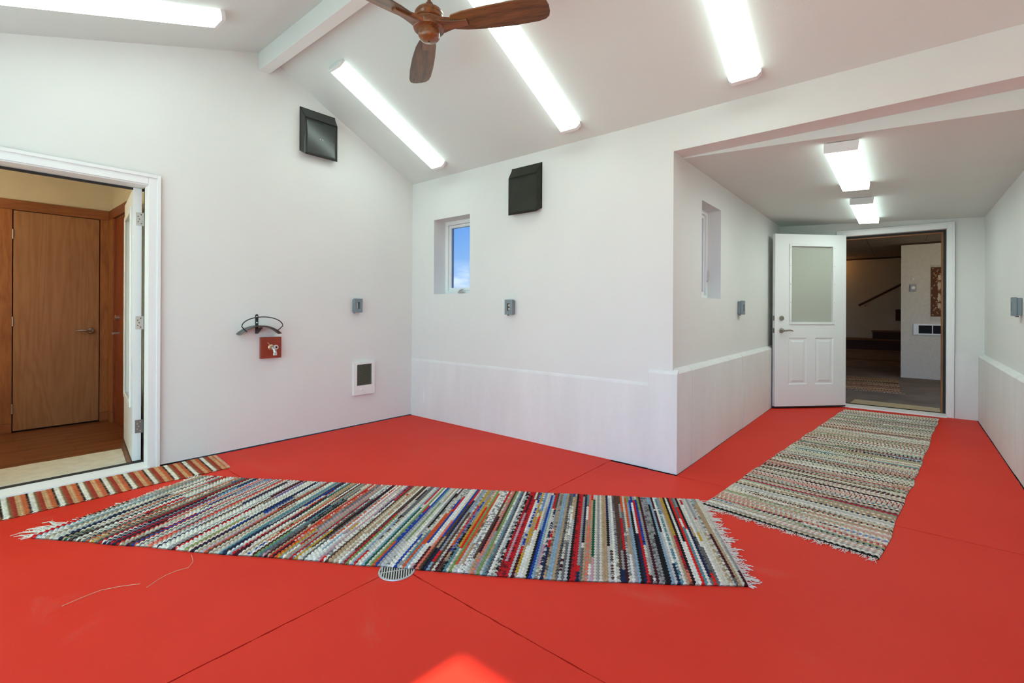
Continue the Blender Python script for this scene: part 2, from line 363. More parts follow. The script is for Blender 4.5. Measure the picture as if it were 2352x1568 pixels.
# ================================================================== SETTING
XR, YF = 6.2, -4.3                       # right wall and front wall of the garage
def zr(y): return 2.640 - 0.496 * y      # right slope of the ceiling
def zl(y): return 3.447 + 0.345 * (y + 1.693)
YR = -1.645; ZRIDGE = zr(YR)

# ---- floor: five painted slabs over a dark bed, sawn joints between them
fl = empty('floor'); struct(fl, 'red painted concrete floor cut by thin sawn joints', 'floor')
bx(-0.1, XR, YF, 4.06, -0.12, -0.018).build('floor_bed', 'dark_gap', fl)
JX, JY, JH, G = 2.552, -2.088, -0.035, 0.0028
def slab(x0, x1, y0, y1):
    # ragged sawn edges: perimeter jittered by a millimetre or so
    pts = []
    def edge(a, b_):
        n = max(2, int(math.dist(a, b_) / 0.035))
        for i in range(n):
            f = i / n; j = 0.0 if i == 0 else random.uniform(-0.0018, 0.0018)
            nx, ny = -(b_[1] - a[1]) / math.dist(a, b_), (b_[0] - a[0]) / math.dist(a, b_)
            pts.append((a[0] + (b_[0] - a[0]) * f + nx * j, a[1] + (b_[1] - a[1]) * f + ny * j))
    c = [(x0, y0), (x1, y0), (x1, y1), (x0, y1)]
    for i in range(4): edge(c[i], c[(i + 1) % 4])
    MB().prism(pts, 'Z', -0.02, 0.0).build('floor_slab', 'floor', fl)
slab(0.006, JX - G, YF, JY - G); slab(JX + G, XR, YF, JY - G)
slab(0.006, JX - G, JY + G, JH - G); slab(JX + G, XR, JY + G, JH - G)
slab(0.02, JX - G, JH + G, -0.004)
slab(3.086, 4.984, JH + G, 3.905)

struct(bx(-40, 60, -60, 40, -0.35, -0.14).build('ground', 'ground'), 'unseen ground tinted green to bounce light onto the ceiling', 'bounce ground')  # unseen ground, coloured green to offset the red floor's bounce on the ceiling

# ---- left gable wall with the doorway
def build_walls():
    w = MB(); t0, t1 = -0.17, 0.0; top = 0.06
    D0, D1, DH = -3.42, -2.452, 2.135
    w.prism([(YF, 0.010), (D0, 0.010), (D0, zl(D0) + top), (YF, zl(YF) + top)], 'X', t0, t1)
    w.prism([(D0, DH), (D1, DH), (D1, zl(D1) + top), (D0, zl(D0) + top)], 'X', t0, t1)
    w.prism([(D1, 0.010), (0.0, 0.010), (0.0, zr(0) + top), (YR, ZRIDGE + top), (D1, zl(D1) + top)], 'X', t0, t1)
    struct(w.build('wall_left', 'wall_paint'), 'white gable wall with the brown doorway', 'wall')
    # back wall with window and the wide opening to the passage
    w = MB(); y0, y1 = 0.0, 0.25; zt = zr(0) + 0.06
    wx0, wx1, wz0, wz1 = 0.374, 0.928, 1.375, 2.188; hx0, hx1, hz = 3.04, 5.04, 2.38
    w.box(-0.17, wx0, y0, y1, 0, zt); w.box(wx1, hx0, y0, y1, 0, zt)
    w.box(wx0, wx1, y0, y1, 0, wz0); w.box(wx0, wx1, y0, y1, wz1, zt)
    w.box(hx0, hx1, y0, 0.19, hz, zt); w.box(hx1, XR + 0.2, y0, y1, 0, zt)
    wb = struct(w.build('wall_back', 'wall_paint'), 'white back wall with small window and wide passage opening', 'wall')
    # kerb in front of it
    k = MB(); k.prism([(0.0, 0.0), (-0.007, 0.0), (-0.007, 0.626), (-0.004, 0.640), (0.0, 0.652)], 'X', 0.0, 2.862); k.build('concrete_kerb', 'kerb', wb)
    k = MB(); k.prism([(0.02, 0.0), (-0.020, 0.0), (-0.020, 0.732), (-0.006, 0.748), (0.02, 0.765)], 'X', 2.858, 3.082); k.build('concrete_block', 'kerb', wb, bevel=0.004)
    # passage walls
    w = MB(); x0, x1 = 2.79, 3.04; a0, a1, c0, c1 = 0.640, 1.180, 1.315, 2.138
    w.box(x0, x1, 0.25, a0, 0, 2.5); w.box(x0, x1, a1, 4.06, 0, 2.5); w.box(x0, x1, a0, a1, 0, c0); w.box(x0, x1, a0, a1, c1, 2.5)
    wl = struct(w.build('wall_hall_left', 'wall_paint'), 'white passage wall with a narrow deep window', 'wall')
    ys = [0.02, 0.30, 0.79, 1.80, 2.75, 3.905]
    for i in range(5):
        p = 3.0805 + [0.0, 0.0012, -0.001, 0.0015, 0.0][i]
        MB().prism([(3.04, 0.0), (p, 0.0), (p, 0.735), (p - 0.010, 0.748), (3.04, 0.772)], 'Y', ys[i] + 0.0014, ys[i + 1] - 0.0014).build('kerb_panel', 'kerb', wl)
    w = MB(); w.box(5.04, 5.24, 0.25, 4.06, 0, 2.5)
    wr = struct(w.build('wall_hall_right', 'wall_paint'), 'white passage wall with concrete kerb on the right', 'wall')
    ys = [0.0, 0.9, 1.62, 2.7, 3.905]
    for i in range(4):
        p = 4.992 + [0.0, 0.001, -0.001, 0.0][i]
        MB().prism([(5.04, 0.0), (p, 0.0), (p, 0.712), (p + 0.010, 0.722), (5.04, 0.738)], 'Y', ys[i] + 0.0014, ys[i + 1] - 0.0014).build('kerb_panel', 'kerb', wr)
    w = MB(); w.box(2.79, 3.755, 3.91, 4.07, 0, 2.6); w.box(4.745, 5.24, 3.91, 4.07, 0, 2.6); w.box(3.755, 4.745, 3.91, 4.07, 2.185, 2.6)
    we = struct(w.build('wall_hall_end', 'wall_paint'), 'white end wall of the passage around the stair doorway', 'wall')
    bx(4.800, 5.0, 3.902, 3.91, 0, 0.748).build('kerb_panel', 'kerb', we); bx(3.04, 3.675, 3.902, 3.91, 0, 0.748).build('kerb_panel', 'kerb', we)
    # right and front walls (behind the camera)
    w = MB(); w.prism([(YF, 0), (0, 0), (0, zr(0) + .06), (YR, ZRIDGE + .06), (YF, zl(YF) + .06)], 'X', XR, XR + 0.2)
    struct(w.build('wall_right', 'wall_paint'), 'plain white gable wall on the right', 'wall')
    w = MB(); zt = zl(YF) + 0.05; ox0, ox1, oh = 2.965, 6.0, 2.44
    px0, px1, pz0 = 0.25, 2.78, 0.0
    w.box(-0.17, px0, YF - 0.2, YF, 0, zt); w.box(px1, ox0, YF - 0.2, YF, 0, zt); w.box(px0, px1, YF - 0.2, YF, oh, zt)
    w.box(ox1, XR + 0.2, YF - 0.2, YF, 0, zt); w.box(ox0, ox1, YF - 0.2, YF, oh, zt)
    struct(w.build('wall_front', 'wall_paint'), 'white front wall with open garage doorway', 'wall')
    # ceilings
    c = MB(); d = 0.14
    c.prism([(0.28, zr(0.28)), (YR, ZRIDGE), (YR, ZRIDGE + d), (0.28, zr(0.28) + d)], 'X', -0.3, XR + 0.3)
    c.prism([(YR, ZRIDGE), (YF - 0.2, zl(YF - 0.2)), (YF - 0.2, zl(YF - 0.2) + d), (YR, ZRIDGE + d)], 'X', -0.3, XR + 0.3)
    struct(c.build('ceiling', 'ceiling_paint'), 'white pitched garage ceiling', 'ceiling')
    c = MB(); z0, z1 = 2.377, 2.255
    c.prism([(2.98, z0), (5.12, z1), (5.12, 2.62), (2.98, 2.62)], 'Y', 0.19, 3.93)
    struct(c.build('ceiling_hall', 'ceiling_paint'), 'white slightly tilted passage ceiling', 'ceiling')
    b_ = MB(); b_.box(0.0, XR, -1.690, -1.600, 3.287, 3.50)
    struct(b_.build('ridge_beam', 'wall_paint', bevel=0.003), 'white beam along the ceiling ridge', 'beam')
build_walls()

# ---- windows
def window_back():
    r = empty('window_1', (0.651, 0.17, 1.375)); struct(r, 'small white casement window in the back wall with sky behind', 'window')
    x0, x1, z0, z1 = -0.277, 0.277, 0.0, 0.813
    def fr(a, y0, y1, wid, name, par, b_=0.004):
        q = MB(); q.box(x0 + a, x0 + a + wid, y0, y1, z0 + a, z1 - a); q.box(x1 - a - wid, x1 - a, y0, y1, z0 + a, z1 - a)
        q.box(x0 + a + wid, x1 - a - wid, y0, y1, z0 + a, z0 + a + wid); q.box(x0 + a + wid, x1 - a - wid, y0, y1, z1 - a - wid, z1 - a)
        return q.build(name, 'trim_paint', par)
    fr(0.0, 0.0, 0.07, 0.040, 'window_frame', r)
    s = fr(0.043, 0.018, 0.06, 0.030, 'sash', r)
    bx(x0 + .073, x1 - .073, 0.036, 0.042, z0 + .073, z1 - .073).build('pane', 'tinted_glass', s)
    h = bx(-0.055, 0.045, -0.022, 0.0, 0.012, 0.030).build('crank_base', 'steel', r, bevel=0.004)
    MB().tube([(-0.04, -0.014, 0.03), (-0.02, -0.02, 0.044), (0.03, -0.02, 0.05)], 0.006, 6).build('crank_handle', 'steel', h, smooth=True)
window_back()
def window_hall():
    r = empty('window_2', (2.92, 0.91, 1.315)); struct(r, 'narrow white window deep in the passage wall', 'window')
    y0, y1, z0, z1 = -0.27, 0.27, 0.0, 0.823
    def fr(a, x0, x1, wid, name, par):
        q = MB(); q.box(x0, x1, y0 + a, y0 + a + wid, z0 + a, z1 - a); q.box(x0, x1, y1 - a - wid, y1 - a, z0 + a, z1 - a)
        q.box(x0, x1, y0 + a + wid, y1 - a - wid, z0 + a, z0 + a + wid); q.box(x0, x1, y0 + a + wid, y1 - a - wid, z1 - a - wid, z1 - a)
        return q.build(name, 'trim_paint', par)
    fr(0.0, -0.07, 0.0, 0.036, 'window_frame', r)
    s = fr(0.038, -0.06, -0.018, 0.030, 'sash', r)
    bx(-0.045, -0.040, y0 + .068, y1 - .068, z0 + .068, z1 - .068).build('pane', 'tinted_glass', s)
    MB().tube([(0.002, y1 - .02, 0.16), (0.012, y1 - .02, 0.18), (0.014, y1 - .024, 0.27)], 0.005, 6).build('latch', 'steel', r, smooth=True)
    h = bx(0.0, 0.018, -0.02, 0.05, 0.012, 0.03).build('crank_base', 'steel', r, bevel=0.003)
window_hall()
r = empty('door_5', (1.515, YF - 0.12, 0.0)); struct(r, 'unseen frosted glass garage door added in the front wall for soft daylight', 'door')  # unseen door added to bring soft green-tinted daylight into the room
q = MB(); gw, gh = 1.265, 2.44
for k in range(4): xk = -gw + k * (2 * gw - 0.05) / 3; q.box(xk, xk + 0.05, -0.022, 0.022, 0.0, gh)
for k in range(5): zk = k * (gh - 0.05) / 4; q.box(-gw, gw, -0.021, 0.021, zk, zk + 0.05)
q.build('door_frame', 'aluminium', r)
for a in range(3):
    for b_ in range(4):
        xa = -gw + a * (2 * gw - 0.05) / 3 + 0.05; za = b_ * (gh - 0.05) / 4 + 0.05
        xb, zb_ = xa + (2 * gw - 0.05) / 3 - 0.05, za + (gh - 0.05) / 4 - 0.05
        MB().add([(xa, 0, za), (xb, 0, za), (xb, 0, zb_), (xa, 0, zb_)], [(0, 1, 2, 3)]).build('pane', 'milk_glass', r)

# ---- doorway in the left wall
def lever(parent, at, direction=1, out=1, material='nickel', flip=1):
    """rosette on a face pointing local +Y(out), lever pointing local +X*direction"""
    x, y, z = at
    rs = MB().lathe([(0.030, y), (0.032, y + 0.006 * out), (0.026, y + 0.014 * out), (0.012, y + 0.016 * out), (0.011, y + 0.05 * out)], 20, (x, 0, z), 'Y').build('rosette', material, parent, smooth=True)
    pts = [(x, y + 0.045 * out, z), (x + 0.03 * direction, y + 0.052 * out, z + 0.001), (x + 0.07 * direction, y + 0.05 * out, z + 0.006), (x + 0.10 * direction, y + 0.046 * out, z + 0.004), (x + 0.125 * direction, y + 0.046 * out, z - 0.004)]
    MB().tube(pts, [0.013, 0.011, 0.009, 0.008, 0.006], 8).build('lever', material, parent, smooth=True)
    return rs

d1 = empty('door_1', (0, -2.48, 0)); struct(d1, 'white framed doorway in the left wall with glazed door swung inwards', 'door')
def P(o): o.location -= Vector((0, -2.48, 0)); return o
c = MB()   # casing: three stepped mouldings
def casing_x(parent, y0, y1, ztop, wid=0.085, sign=1):
    for a, w_, th, nm in ((0.0, wid, 0.016, 'casing'), (wid - 0.024, 0.024, 0.026, 'casing_bead')):
        q = MB(); x0, x1 = 0.0, th
        q.box(x0, x1, y1 + a, y1 + a + w_, 0.0, ztop + a + w_); q.box(x0, x1, y0 - a - w_, y0 - a, 0.0, ztop + a + w_)
        q.box(x0, x1, y0 - a, y1 + a, ztop + a, ztop + a + w_)
        P(q.build(nm, 'trim_paint', parent, bevel=0.003))
casing_x(d1, -3.405, -2.470, 2.125, 0.076)
q = MB(); q.box(-0.088, 0.004, -2.470, -2.452, 0, 2.125); q.box(-0.155, 0.004, -3.42, -3.402, 0, 2.125); q.box(-0.155, 0.004, -3.402, -2.470, 2.117, 2.137); P(q.build('jamb', 'trim_paint', d1, bevel=0.002))
q = MB(); q.box(-0.17, -0.088, -2.456, -2.452, 0, 2.117); q.box(-0.098, -0.088, -2.472, -2.456, 0, 2.117); q.box(-0.168, -0.153, -3.42, -3.39, 0, 2.117); q.box(-0.168, -0.153, -3.39, -2.46, 2.10, 2.12); P(q.build('weather_strip', 'rubber', d1))
P(MB().prism([(-0.10, 0.0), (0.03, 0.0), (0.028, 0.018), (-0.10, 0.032)], 'Y', -3.402, -2.455).build('threshold', 'trim_paint', d1))
P(bx(-0.155, -0.10, -3.402, -2.456, 0, 0.034).build('threshold_strip', 'rubber', d1))
# leaf
ang = math.atan2(0.133, -0.991)
lf = empty('leaf', (-0.190, -2.470, 0), ang); lf.parent = d1; lf.location = (-0.145, 0.005, 0)
# local: x from hinge to free edge, +y faces the camera side
LW, LH, LZ, LT = 0.86, 2.075, 0.040, 0.052
def frame_leaf(parent, lx0, lx1, lz0, lz1, W, Z0, H, T, material='door_paint'):
    q = MB(); q.box(0, lx0, 0, T, Z0, Z0 + H); q.box(lx1, W, 0, T, Z0, Z0 + H); q.box(lx0, lx1, 0, T, Z0, lz0); q.box(lx0, lx1, 0, T, lz1, Z0 + H)
    return q.build('leaf_body', material, parent)
frame_leaf(lf, 0.14, 0.72, 0.46, 1.96, LW, LZ, LH, LT)
bx(0.14, 0.72, 0.018, 0.026, 0.46, 1.96).build('pane', 'glass', lf)
for y0, y1 in ((LT, LT + 0.012), (-0.012, 0.0)):
    q = MB(); a, b0, c0, c1 = 0.11, 0.75, 0.43, 1.99; w_ = 0.042
    q.box(a, a + w_, y0, y1, c0, c1); q.box(b0 - w_, b0, y0, y1, c0, c1); q.box(a + w_, b0 - w_, y0, y1, c0, c0 + w_); q.box(a + w_, b0 - w_, y0, y1, c1 - w_, c1); q.build('glazing_bead', 'door_paint', lf, bevel=0.004)
bx(-0.002, LW, 0.002, LT - 0.002, 0.018, LZ).build('door_sweep', 'rubber', lf)
for hz, mm in ((1.882, 'hinge_zinc'), (1.09, 'hinge_zinc'), (0.298, 'hinge_bronze')):
    h = bx(-0.0025, 0.0, -0.012, 0.036, hz - 0.05, hz + 0.05).build('hinge', mm, lf)
    MB().tube([(-0.006, -0.016, hz - 0.052), (-0.006, -0.016, hz + 0.052)], 0.0065, 8).build('hinge_pin', mm, lf, smooth=True)
    for k, (yy, zz) in enumerate(((0.004, .034), (0.004, -.034), (0.022, .02), (0.022, -.02), (0.014, 0.0))):
        MB().lathe([(0.004, -0.0045), (0.004, -0.002)], 8, (0, yy, hz + zz), 'X').build('screw', 'outlet_dark' if mm == 'hinge_zinc' else 'hinge_zinc', lf)

# ---- vestibule behind the left doorway
XB = -2.10; VZ = 0.028
YS = -2.308
q = bx(XB - 0.12, -0.17, -4.3, YS + 0.02, -0.05, VZ - 0.004); vf = struct(q.build('floor_vestibule', 'dark_gap'), 'dark brown wood floor of the vestibule', 'floor')
xx = -0.17; i = 0
while xx > XB - 0.1:      # boards running along the wall
    w_ = 0.152; y = -4.3 + (0.4 if i % 2 else 0.0)
    starts = [-4.3, -3.35 + 0.31 * (i % 3), YS + 0.02]
    for a, b_ in zip(starts[:-1], starts[1:]):
        pl = bx(0, w_ - 0.0012, 0, b_ - a - 0.0012, -0.006, 0.0).build('plank', 'floor_wood', vf); pl.location = (xx - w_, a, VZ + 0.0)
    xx -= w_; i += 1
struct(bx(XB - 0.12, XB, -4.3, YS + 0.15, 0, 2.5).build('wall_vestibule_back', 'cream_wall'), 'yellowish wall above the brown wooden door', 'wall')
struct(bx(XB, -0.17, YS, YS + 0.12, 0, 2.5).build('wall_vestibule_side', 'cream_wall'), 'yellowish side wall behind the open glazed door', 'wall')
struct(bx(XB - 0.12, -0.17, -4.42, -4.3, 0, 2.5).build('wall_vestibule_front', 'cream_wall'), 'yellowish vestibule wall out of sight', 'wall')
struct(bx(XB - 0.12, -0.17, -4.42, YS + 0.12, 2.5, 2.6).build('ceiling_vestibule', 'cream_wall'), 'cream vestibule ceiling', 'ceiling')
# brown flush door
d3 = empty('door_3', (XB, -2.72, VZ)); struct(d3, 'flush brown maple door with lever handle in the vestibule', 'door')
A0, A1, AH = -0.310, 0.312, 2.092
dl = bx(0.004, 0.030, A0 + 0.004, A1 - 0.004, 0.016, AH - 0.004).build('leaf', 'maple', d3, bevel=0.002)
bx(-0.0, 0.003, A0 - .004, A1 + .004, 0.0, AH + .004).build('door_gap', 'dark_gap', d3)
for hz in (1.865, 1.045, 0.225): MB().tube([(0.034, A0 - 0.001, hz - 0.045), (0.034, A0 - 0.001, hz + 0.045)], 0.007, 8).build('hinge', 'steel', d3, smooth=True)
hp = empty('handle', (0.030, 0.243, 0.945), -PI / 2); hp.parent = d3; lever(hp, (0, 0, 0), 1, 1, 'nickel')
# casing boards
q = bx(0, 0.024, A1 + 0.003, A1 + 0.099, 0.09, AH + 0.003).build('casing', 'maple_trim', d3, bevel=0.002)
bx(0, 0.026, A1 + 0.003, A1 + 0.099, 0.0, 0.089).build('plinth', 'maple_trim_h', d3, bevel=0.002)
bx(0, 0.022, A0 - 0.62, A0 - 0.003, 0.09, AH + 0.003).build('side_panel', 'maple_trim', d3, bevel=0.002)
bx(0, 0.026, A0 - 0.62, A0 - 0.003, 0.0, 0.089).build('plinth', 'maple_trim_h', d3, bevel=0.002)
bx(0, 0.024, A0 - 0.62, A1 + 0.099, AH + 0.004, AH + 0.098).build('head_casing', 'maple_trim_h', d3, bevel=0.002)
# side door, red brown
d4 = empty('door_4', (-1.5, YS, VZ)); struct(d4, 'red-brown side door half hidden behind the open glazed door', 'door')
bx(-0.37, 0.42, -0.006, -0.002, 0.0, 2.09).build('leaf', 'red_wood', d4)
bx(-0.565, -0.40, -0.030, 0.0, 0.10, 2.095).build('casing', 'maple_trim', d4, bevel=0.002)
bx(-0.40, -0.372, -0.020, 0.0, 0.0, 2.095).build('door_stop', 'red_wood', d4)
bx(-0.565, -0.40, -0.034, 0.0, 0.0, 0.098).build('plinth', 'maple_trim', d4, bevel=0.002)
wh = wood('red_wood_h', (0.13, 0.026, 0.008), (0.22, 0.055, 0.015), 'X', 1.3, 0.42, ring=5)
bx(-0.575, 0.5, -0.030, 0.0, 2.096, 2.192).build('head_casing', 'red_wood_h', d4, bevel=0.002)
bx(0.42, 0.5, -0.030, 0.0, 0.0, 2.095).build('casing', 'maple_trim', d4, bevel=0.002)
MB().lathe([(0.026, 0.0), (0.027, -0.03), (0.02, -0.034)], 16, (-0.235, -0.006, 1.08), 'Y').build('deadbolt', 'steel', d4, smooth=True)
MB().tube([(-0.235, -0.006, 0.925), (-0.235, -0.06, 0.925), (-0.17, -0.062, 0.925)], 0.011, 8).build('lever', 'steel', d4, smooth=True)

# ---- doorway at the end of the passage
d2 = empty('door_2', (3.78, 3.91, 0)); struct(d2, 'white framed stair doorway with half-glazed door swung into the passage', 'door')
def P2(o): o.location -= Vector((3.78, 3.91, 0)); return o
for a, w_, th, nm in ((0.0, 0.064, 0.018, 'casing'), (0.046, 0.018, 0.026, 'casing_bead')):
    q = MB(); y0, y1 = 3.91 - th, 3.91; x0, x1, zt = 3.745, 4.733, 2.172
    q.box(x1 + a, x1 + a + w_, y0, y1, 0, zt + a + w_); q.box(x0 - a - w_, x0 - a, y0, y1, 0, zt + a + w_); q.box(x0 - a, x1 + a, y0, y1, zt + a, zt + a + w_)
    P2(q.build(nm, 'trim_paint', d2, bevel=0.003))
q = MB(); q.box(4.729, 4.748, 3.895, 3.985, 0, 2.17); q.box(3.745, 3.757, 3.895, 3.985, 0, 2.17); q.box(3.757, 4.729, 3.895, 3.985, 2.165, 2.188); P2(q.build('jamb', 'trim_paint', d2))
q = MB(); q.box(4.706, 4.748, 3.985, 4.012, 0, 2.17); q.box(3.757, 4.706, 3.985, 4.012, 2.143, 2.188); q.box(3.745, 3.772, 3.985, 4.012, 0, 2.17); P2(q.build('weather_strip', 'rubber', d2))
q = MB(); q.box(4.690, 4.748, 4.012, 4.09, 0, 2.16); q.box(3.745, 3.772, 4.012, 4.09, 0, 2.16); q.box(3.772, 4.690, 4.012, 4.09, 2.130, 2.188); P2(q.build('inner_jamb', 'maple_trim', d2))
P2(MB().prism([(3.86, 0), (3.985, 0), (3.985, 0.028), (3.862, 0.014)], 'X', 3.73, 4.735).build('threshold', 'trim_paint', d2))
P2(bx(3.745, 4.74, 3.985, 4.05, 0, 0.03).build('threshold_strip', 'rubber', d2))
bx(0.952, 0.958, -0.001, 0.02, 0.98, 1.04).build('strike_plate', 'steel', d2)
lf2 = empty('leaf', (0.010, -0.070, 0), math.radians(-133.6)); lf2.parent = d2
W2, Z2, H2, T2 = 0.965, 0.028, 2.142, 0.045
# x = 0 at hinge, W2 at free edge; front face at y = 0 (camera side), back at -T2
def fx(f): return W2 * (1 - f)     # fraction measured from the free edge
lx0, lx1 = fx(0.838), fx(0.195)
gl0, gl1, gz0, gz1 = lx0 + 0.028, lx1 - 0.028, 1.072, 2.022
q = MB()
def slab_holes(q, holes, W, z0, z1, y0, y1):
    xs = sorted({0, W} | {h[0] for h in holes} | {h[1] for h in holes}); zs = sorted({z0, z1} | {h[2] for h in holes} | {h[3] for h in holes})
    for i in range(len(xs) - 1):
        for j in range(len(zs) - 1):
            cx, cz = (xs[i] + xs[i + 1]) / 2, (zs[j] + zs[j + 1]) / 2
            if any(h[0] < cx < h[1] and h[2] < cz < h[3] for h in holes): continue
            q.box(xs[i], xs[i + 1], y0, y1, zs[j], zs[j + 1])
pA = (fx(0.445), fx(0.190), 0.298, 0.878); pB = (fx(0.822), fx(0.566), 0.298, 0.878)
slab_holes(q, [(gl0, gl1, gz0, gz1), pA, pB], W2, Z2, Z2 + H2, -T2, 0.0)
q.build('leaf_body', 'door_paint', lf2)
bx(gl0, gl1, -0.026, -0.020, gz0, gz1).build('pane', 'frosted', lf2)
for y0, y1 in ((0.0, 0.010), (-T2 - 0.010, -T2)):
    q = MB(); a, b_, c0, c1, w_ = lx0, lx1, gz0 - 0.028, gz1 + 0.028, 0.030
    q.box(a, a + w_, y0, y1, c0, c1); q.box(b_ - w_, b_, y0, y1, c0, c1); q.box(a + w_, b_ - w_, y0, y1, c0, c0 + w_); q.box(a + w_, b_ - w_, y0, y1, c1 - w_, c1)
    q.build('glazing_bead', 'door_paint', lf2, bevel=0.004)
for k in range(5):
    for xx_ in (lx0 + 0.012, lx1 - 0.012):
        MB().lathe([(0.0045, 0.010), (0.0045, 0.0112)], 8, (xx_, 0, gz0 + 0.02 + k * (gz1 - gz0 - 0.04) / 4), 'Y').build('screw', 'box_gray_light', lf2)
for p in (pA, pB):       # embossed panels: sloping moulding down to a raised field
    x0, x1, z0, z1 = p; q = MB()
    rings = [(0.0, 0.0), (0.012, -0.009), (0.028, -0.009), (0.052, -0.002)]
    vv = []
    for a, y in rings: vv += [(x0 + a, y, z0 + a), (x1 - a, y, z0 + a), (x1 - a, y, z1 - a), (x0 + a, y, z1 - a)]
    fs = [(i * 4 + j, i * 4 + (j + 1) % 4, (i + 1) * 4 + (j + 1) % 4, (i + 1) * 4 + j) for i in range(3) for j in range(4)] + [(12, 13, 14, 15)]
    o_ = len(vv); vv += [(x0, -T2, z0), (x1, -T2, z0), (x1, -T2, z1), (x0, -T2, z1)]; fs.append((o_, o_ + 3, o_ + 2, o_ + 1))
    fs += [(j, o_ + j, o_ + (j + 1) % 4, (j + 1) % 4) for j in range(4)]
    q.add(vv, fs); q.build('raised_panel', 'door_paint', lf2)
bx(0.0, W2, -T2 + 0.004, -0.004, 0.012, Z2).build('door_sweep', 'rubber', lf2)
hx = fx(0.088)
lever(lf2, (hx, 0.0, 0.968), -1, 1, 'nickel')
MB().lathe([(0.031, 0.0), (0.031, 0.008), (0.024, 0.018), (0.014, 0.020)], 20, (hx, 0, 1.122), 'Y').build('deadbolt', 'nickel', lf2, smooth=True)
for hz in (0.968, 1.122): bx(W2, W2 + 0.002, -0.036, -0.010, hz - 0.030, hz + 0.030).build('latch_plate', 'nickel', lf2)

# ---- room behind the passage: stairs
struct(bx(2.2, 6.2, 4.07, 10.6, -0.1, 0.0).build('floor_stair_room', 'concrete_dark'), 'dull brown concrete floor beyond the stair doorway', 'floor')
cs = empty('ceiling_stair_room', (2.2, 4.07, 2.485)); struct(cs, 'brown panelled ceiling above the stairs', 'ceiling')
bx(0, 4.0, 0, 6.53, 0.012, 0.1).build('ceiling_bed', 'dark_gap', cs)
for i in range(5):
    for j in range(8):
        x0, y0 = i * 0.81 + 0.02, j * 0.82
        if x0 > 4.0: continue
        bx(x0 + 0.003, min(x0 + 0.807, 4.0), y0 + 0.003, min(y0 + 0.817, 6.53), 0.0, 0.012).build('ceiling_panel', 'ceiling_panel', cs)
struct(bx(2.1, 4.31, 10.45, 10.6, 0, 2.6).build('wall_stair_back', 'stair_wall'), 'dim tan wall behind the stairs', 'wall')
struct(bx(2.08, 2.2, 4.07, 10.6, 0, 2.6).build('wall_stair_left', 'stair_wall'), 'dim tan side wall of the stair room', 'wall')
struct(bx(6.2, 6.3, 4.07, 8.1, 0, 2.6).build('wall_stair_right', 'beige_wall'), 'beige side wall of the stair room', 'wall')
struct(bx(4.31, 6.25, 7.95, 8.08, 0, 2.6).build('wall_partition', 'beige_wall'), 'beige partition wall with the hanging tapestry', 'wall')
struct(bx(4.305, 6.2, 7.935, 7.95, 2.452, 2.485).build('trim_1', 'rail_wood'), 'thin dark strip along the partition top', 'trim')
struct(bx(2.2, 4.31, 10.43, 10.45, 2.45, 2.485).build('trim_2', 'rail_wood'), 'thin dark strip above the stair wall', 'trim')
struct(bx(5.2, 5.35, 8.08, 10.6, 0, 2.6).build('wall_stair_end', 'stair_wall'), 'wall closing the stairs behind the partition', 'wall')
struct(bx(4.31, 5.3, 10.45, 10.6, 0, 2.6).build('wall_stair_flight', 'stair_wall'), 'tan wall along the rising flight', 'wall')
st = empty('staircase', (3.4, 9.5, 0)); tag(st, 'dark wooden steps rising to the right beyond the doorway', 'stairs')
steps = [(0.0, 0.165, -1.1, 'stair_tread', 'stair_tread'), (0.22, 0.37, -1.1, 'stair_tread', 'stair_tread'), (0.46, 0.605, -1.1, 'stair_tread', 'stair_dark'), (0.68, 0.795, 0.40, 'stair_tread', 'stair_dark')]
zb = 0.0
for y, z, x0, mt, mr in steps:
    rr = bx(x0, 1.75 if x0 > 0 else 1.75, y, y + 0.02, zb, z - 0.03).build('riser', mr, st)
    bx(x0 - (0.02 if x0 > 0 else 0), 1.75, y - 0.03, 0.945, z - 0.03, z).build('tread', mt, st, bevel=0.004)
    zb = z
hr = empty('handrail', (3.55, 10.38, 1.37)); tag(hr, 'dark wooden handrail sloping up the stair wall', 'handrail')
MB().tube([(-0.02, 0, 0.0), (0.80, 0, 0.50), (1.3, 0, 0.80)], 0.024, 10).build('rail', 'rail_wood', hr, smooth=True)
for x, z in ((0.10, 0.06), (1.1, 0.67)): MB().tube([(x, 0.0, z), (x, 0.01, z - 0.06), (x, 0.07, z - 0.07)], 0.010, 8).build('bracket', 'steel', hr, smooth=True)
bxo = empty('wall_box', (4.25, 10.45, 1.15)); tag(bxo, 'small dark wooden box on the stair wall under the rail', 'wall box')
bx(-0.045, 0.045, -0.05, 0, -0.13, 0.13).build('body', 'rail_wood', bxo, bevel=0.004); bx(-0.032, 0.032, -0.056, -0.05, -0.11, 0.11).build('lid', 'stair_dark', bxo)
th = empty('thermostat', (4.482, 7.95, 1.66)); tag(th, 'small grey thermostat on the beige partition', 'thermostat')
bx(-0.045, 0.045, -0.035, 0, -0.066, 0.066).build('body', 'box_gray_light', th, bevel=0.006); MB().lathe([(0.03, -0.035), (0.028, -0.046), (0.02, -0.048)], 20, (0.0, 0, 0), 'Y').build('dial', 'heater_white', th, smooth=True)
sw = empty('light_switch', (4.485, 7.95, 1.82)); tag(sw, 'white switch plate just above the thermostat', 'switch')
bx(-0.035, 0.035, -0.006, 0, -0.058, 0.058).build('plate', 'beige_wall', sw, bevel=0.002); bx(-0.008, 0.008, -0.016, -0.006, -0.014, 0.014).build('toggle', 'heater_white', sw)
ht = empty('wall_register', (4.75, 7.95, 0.90)); tag(ht, 'long white wall register with dark grilles below the tapestry', 'wall register')
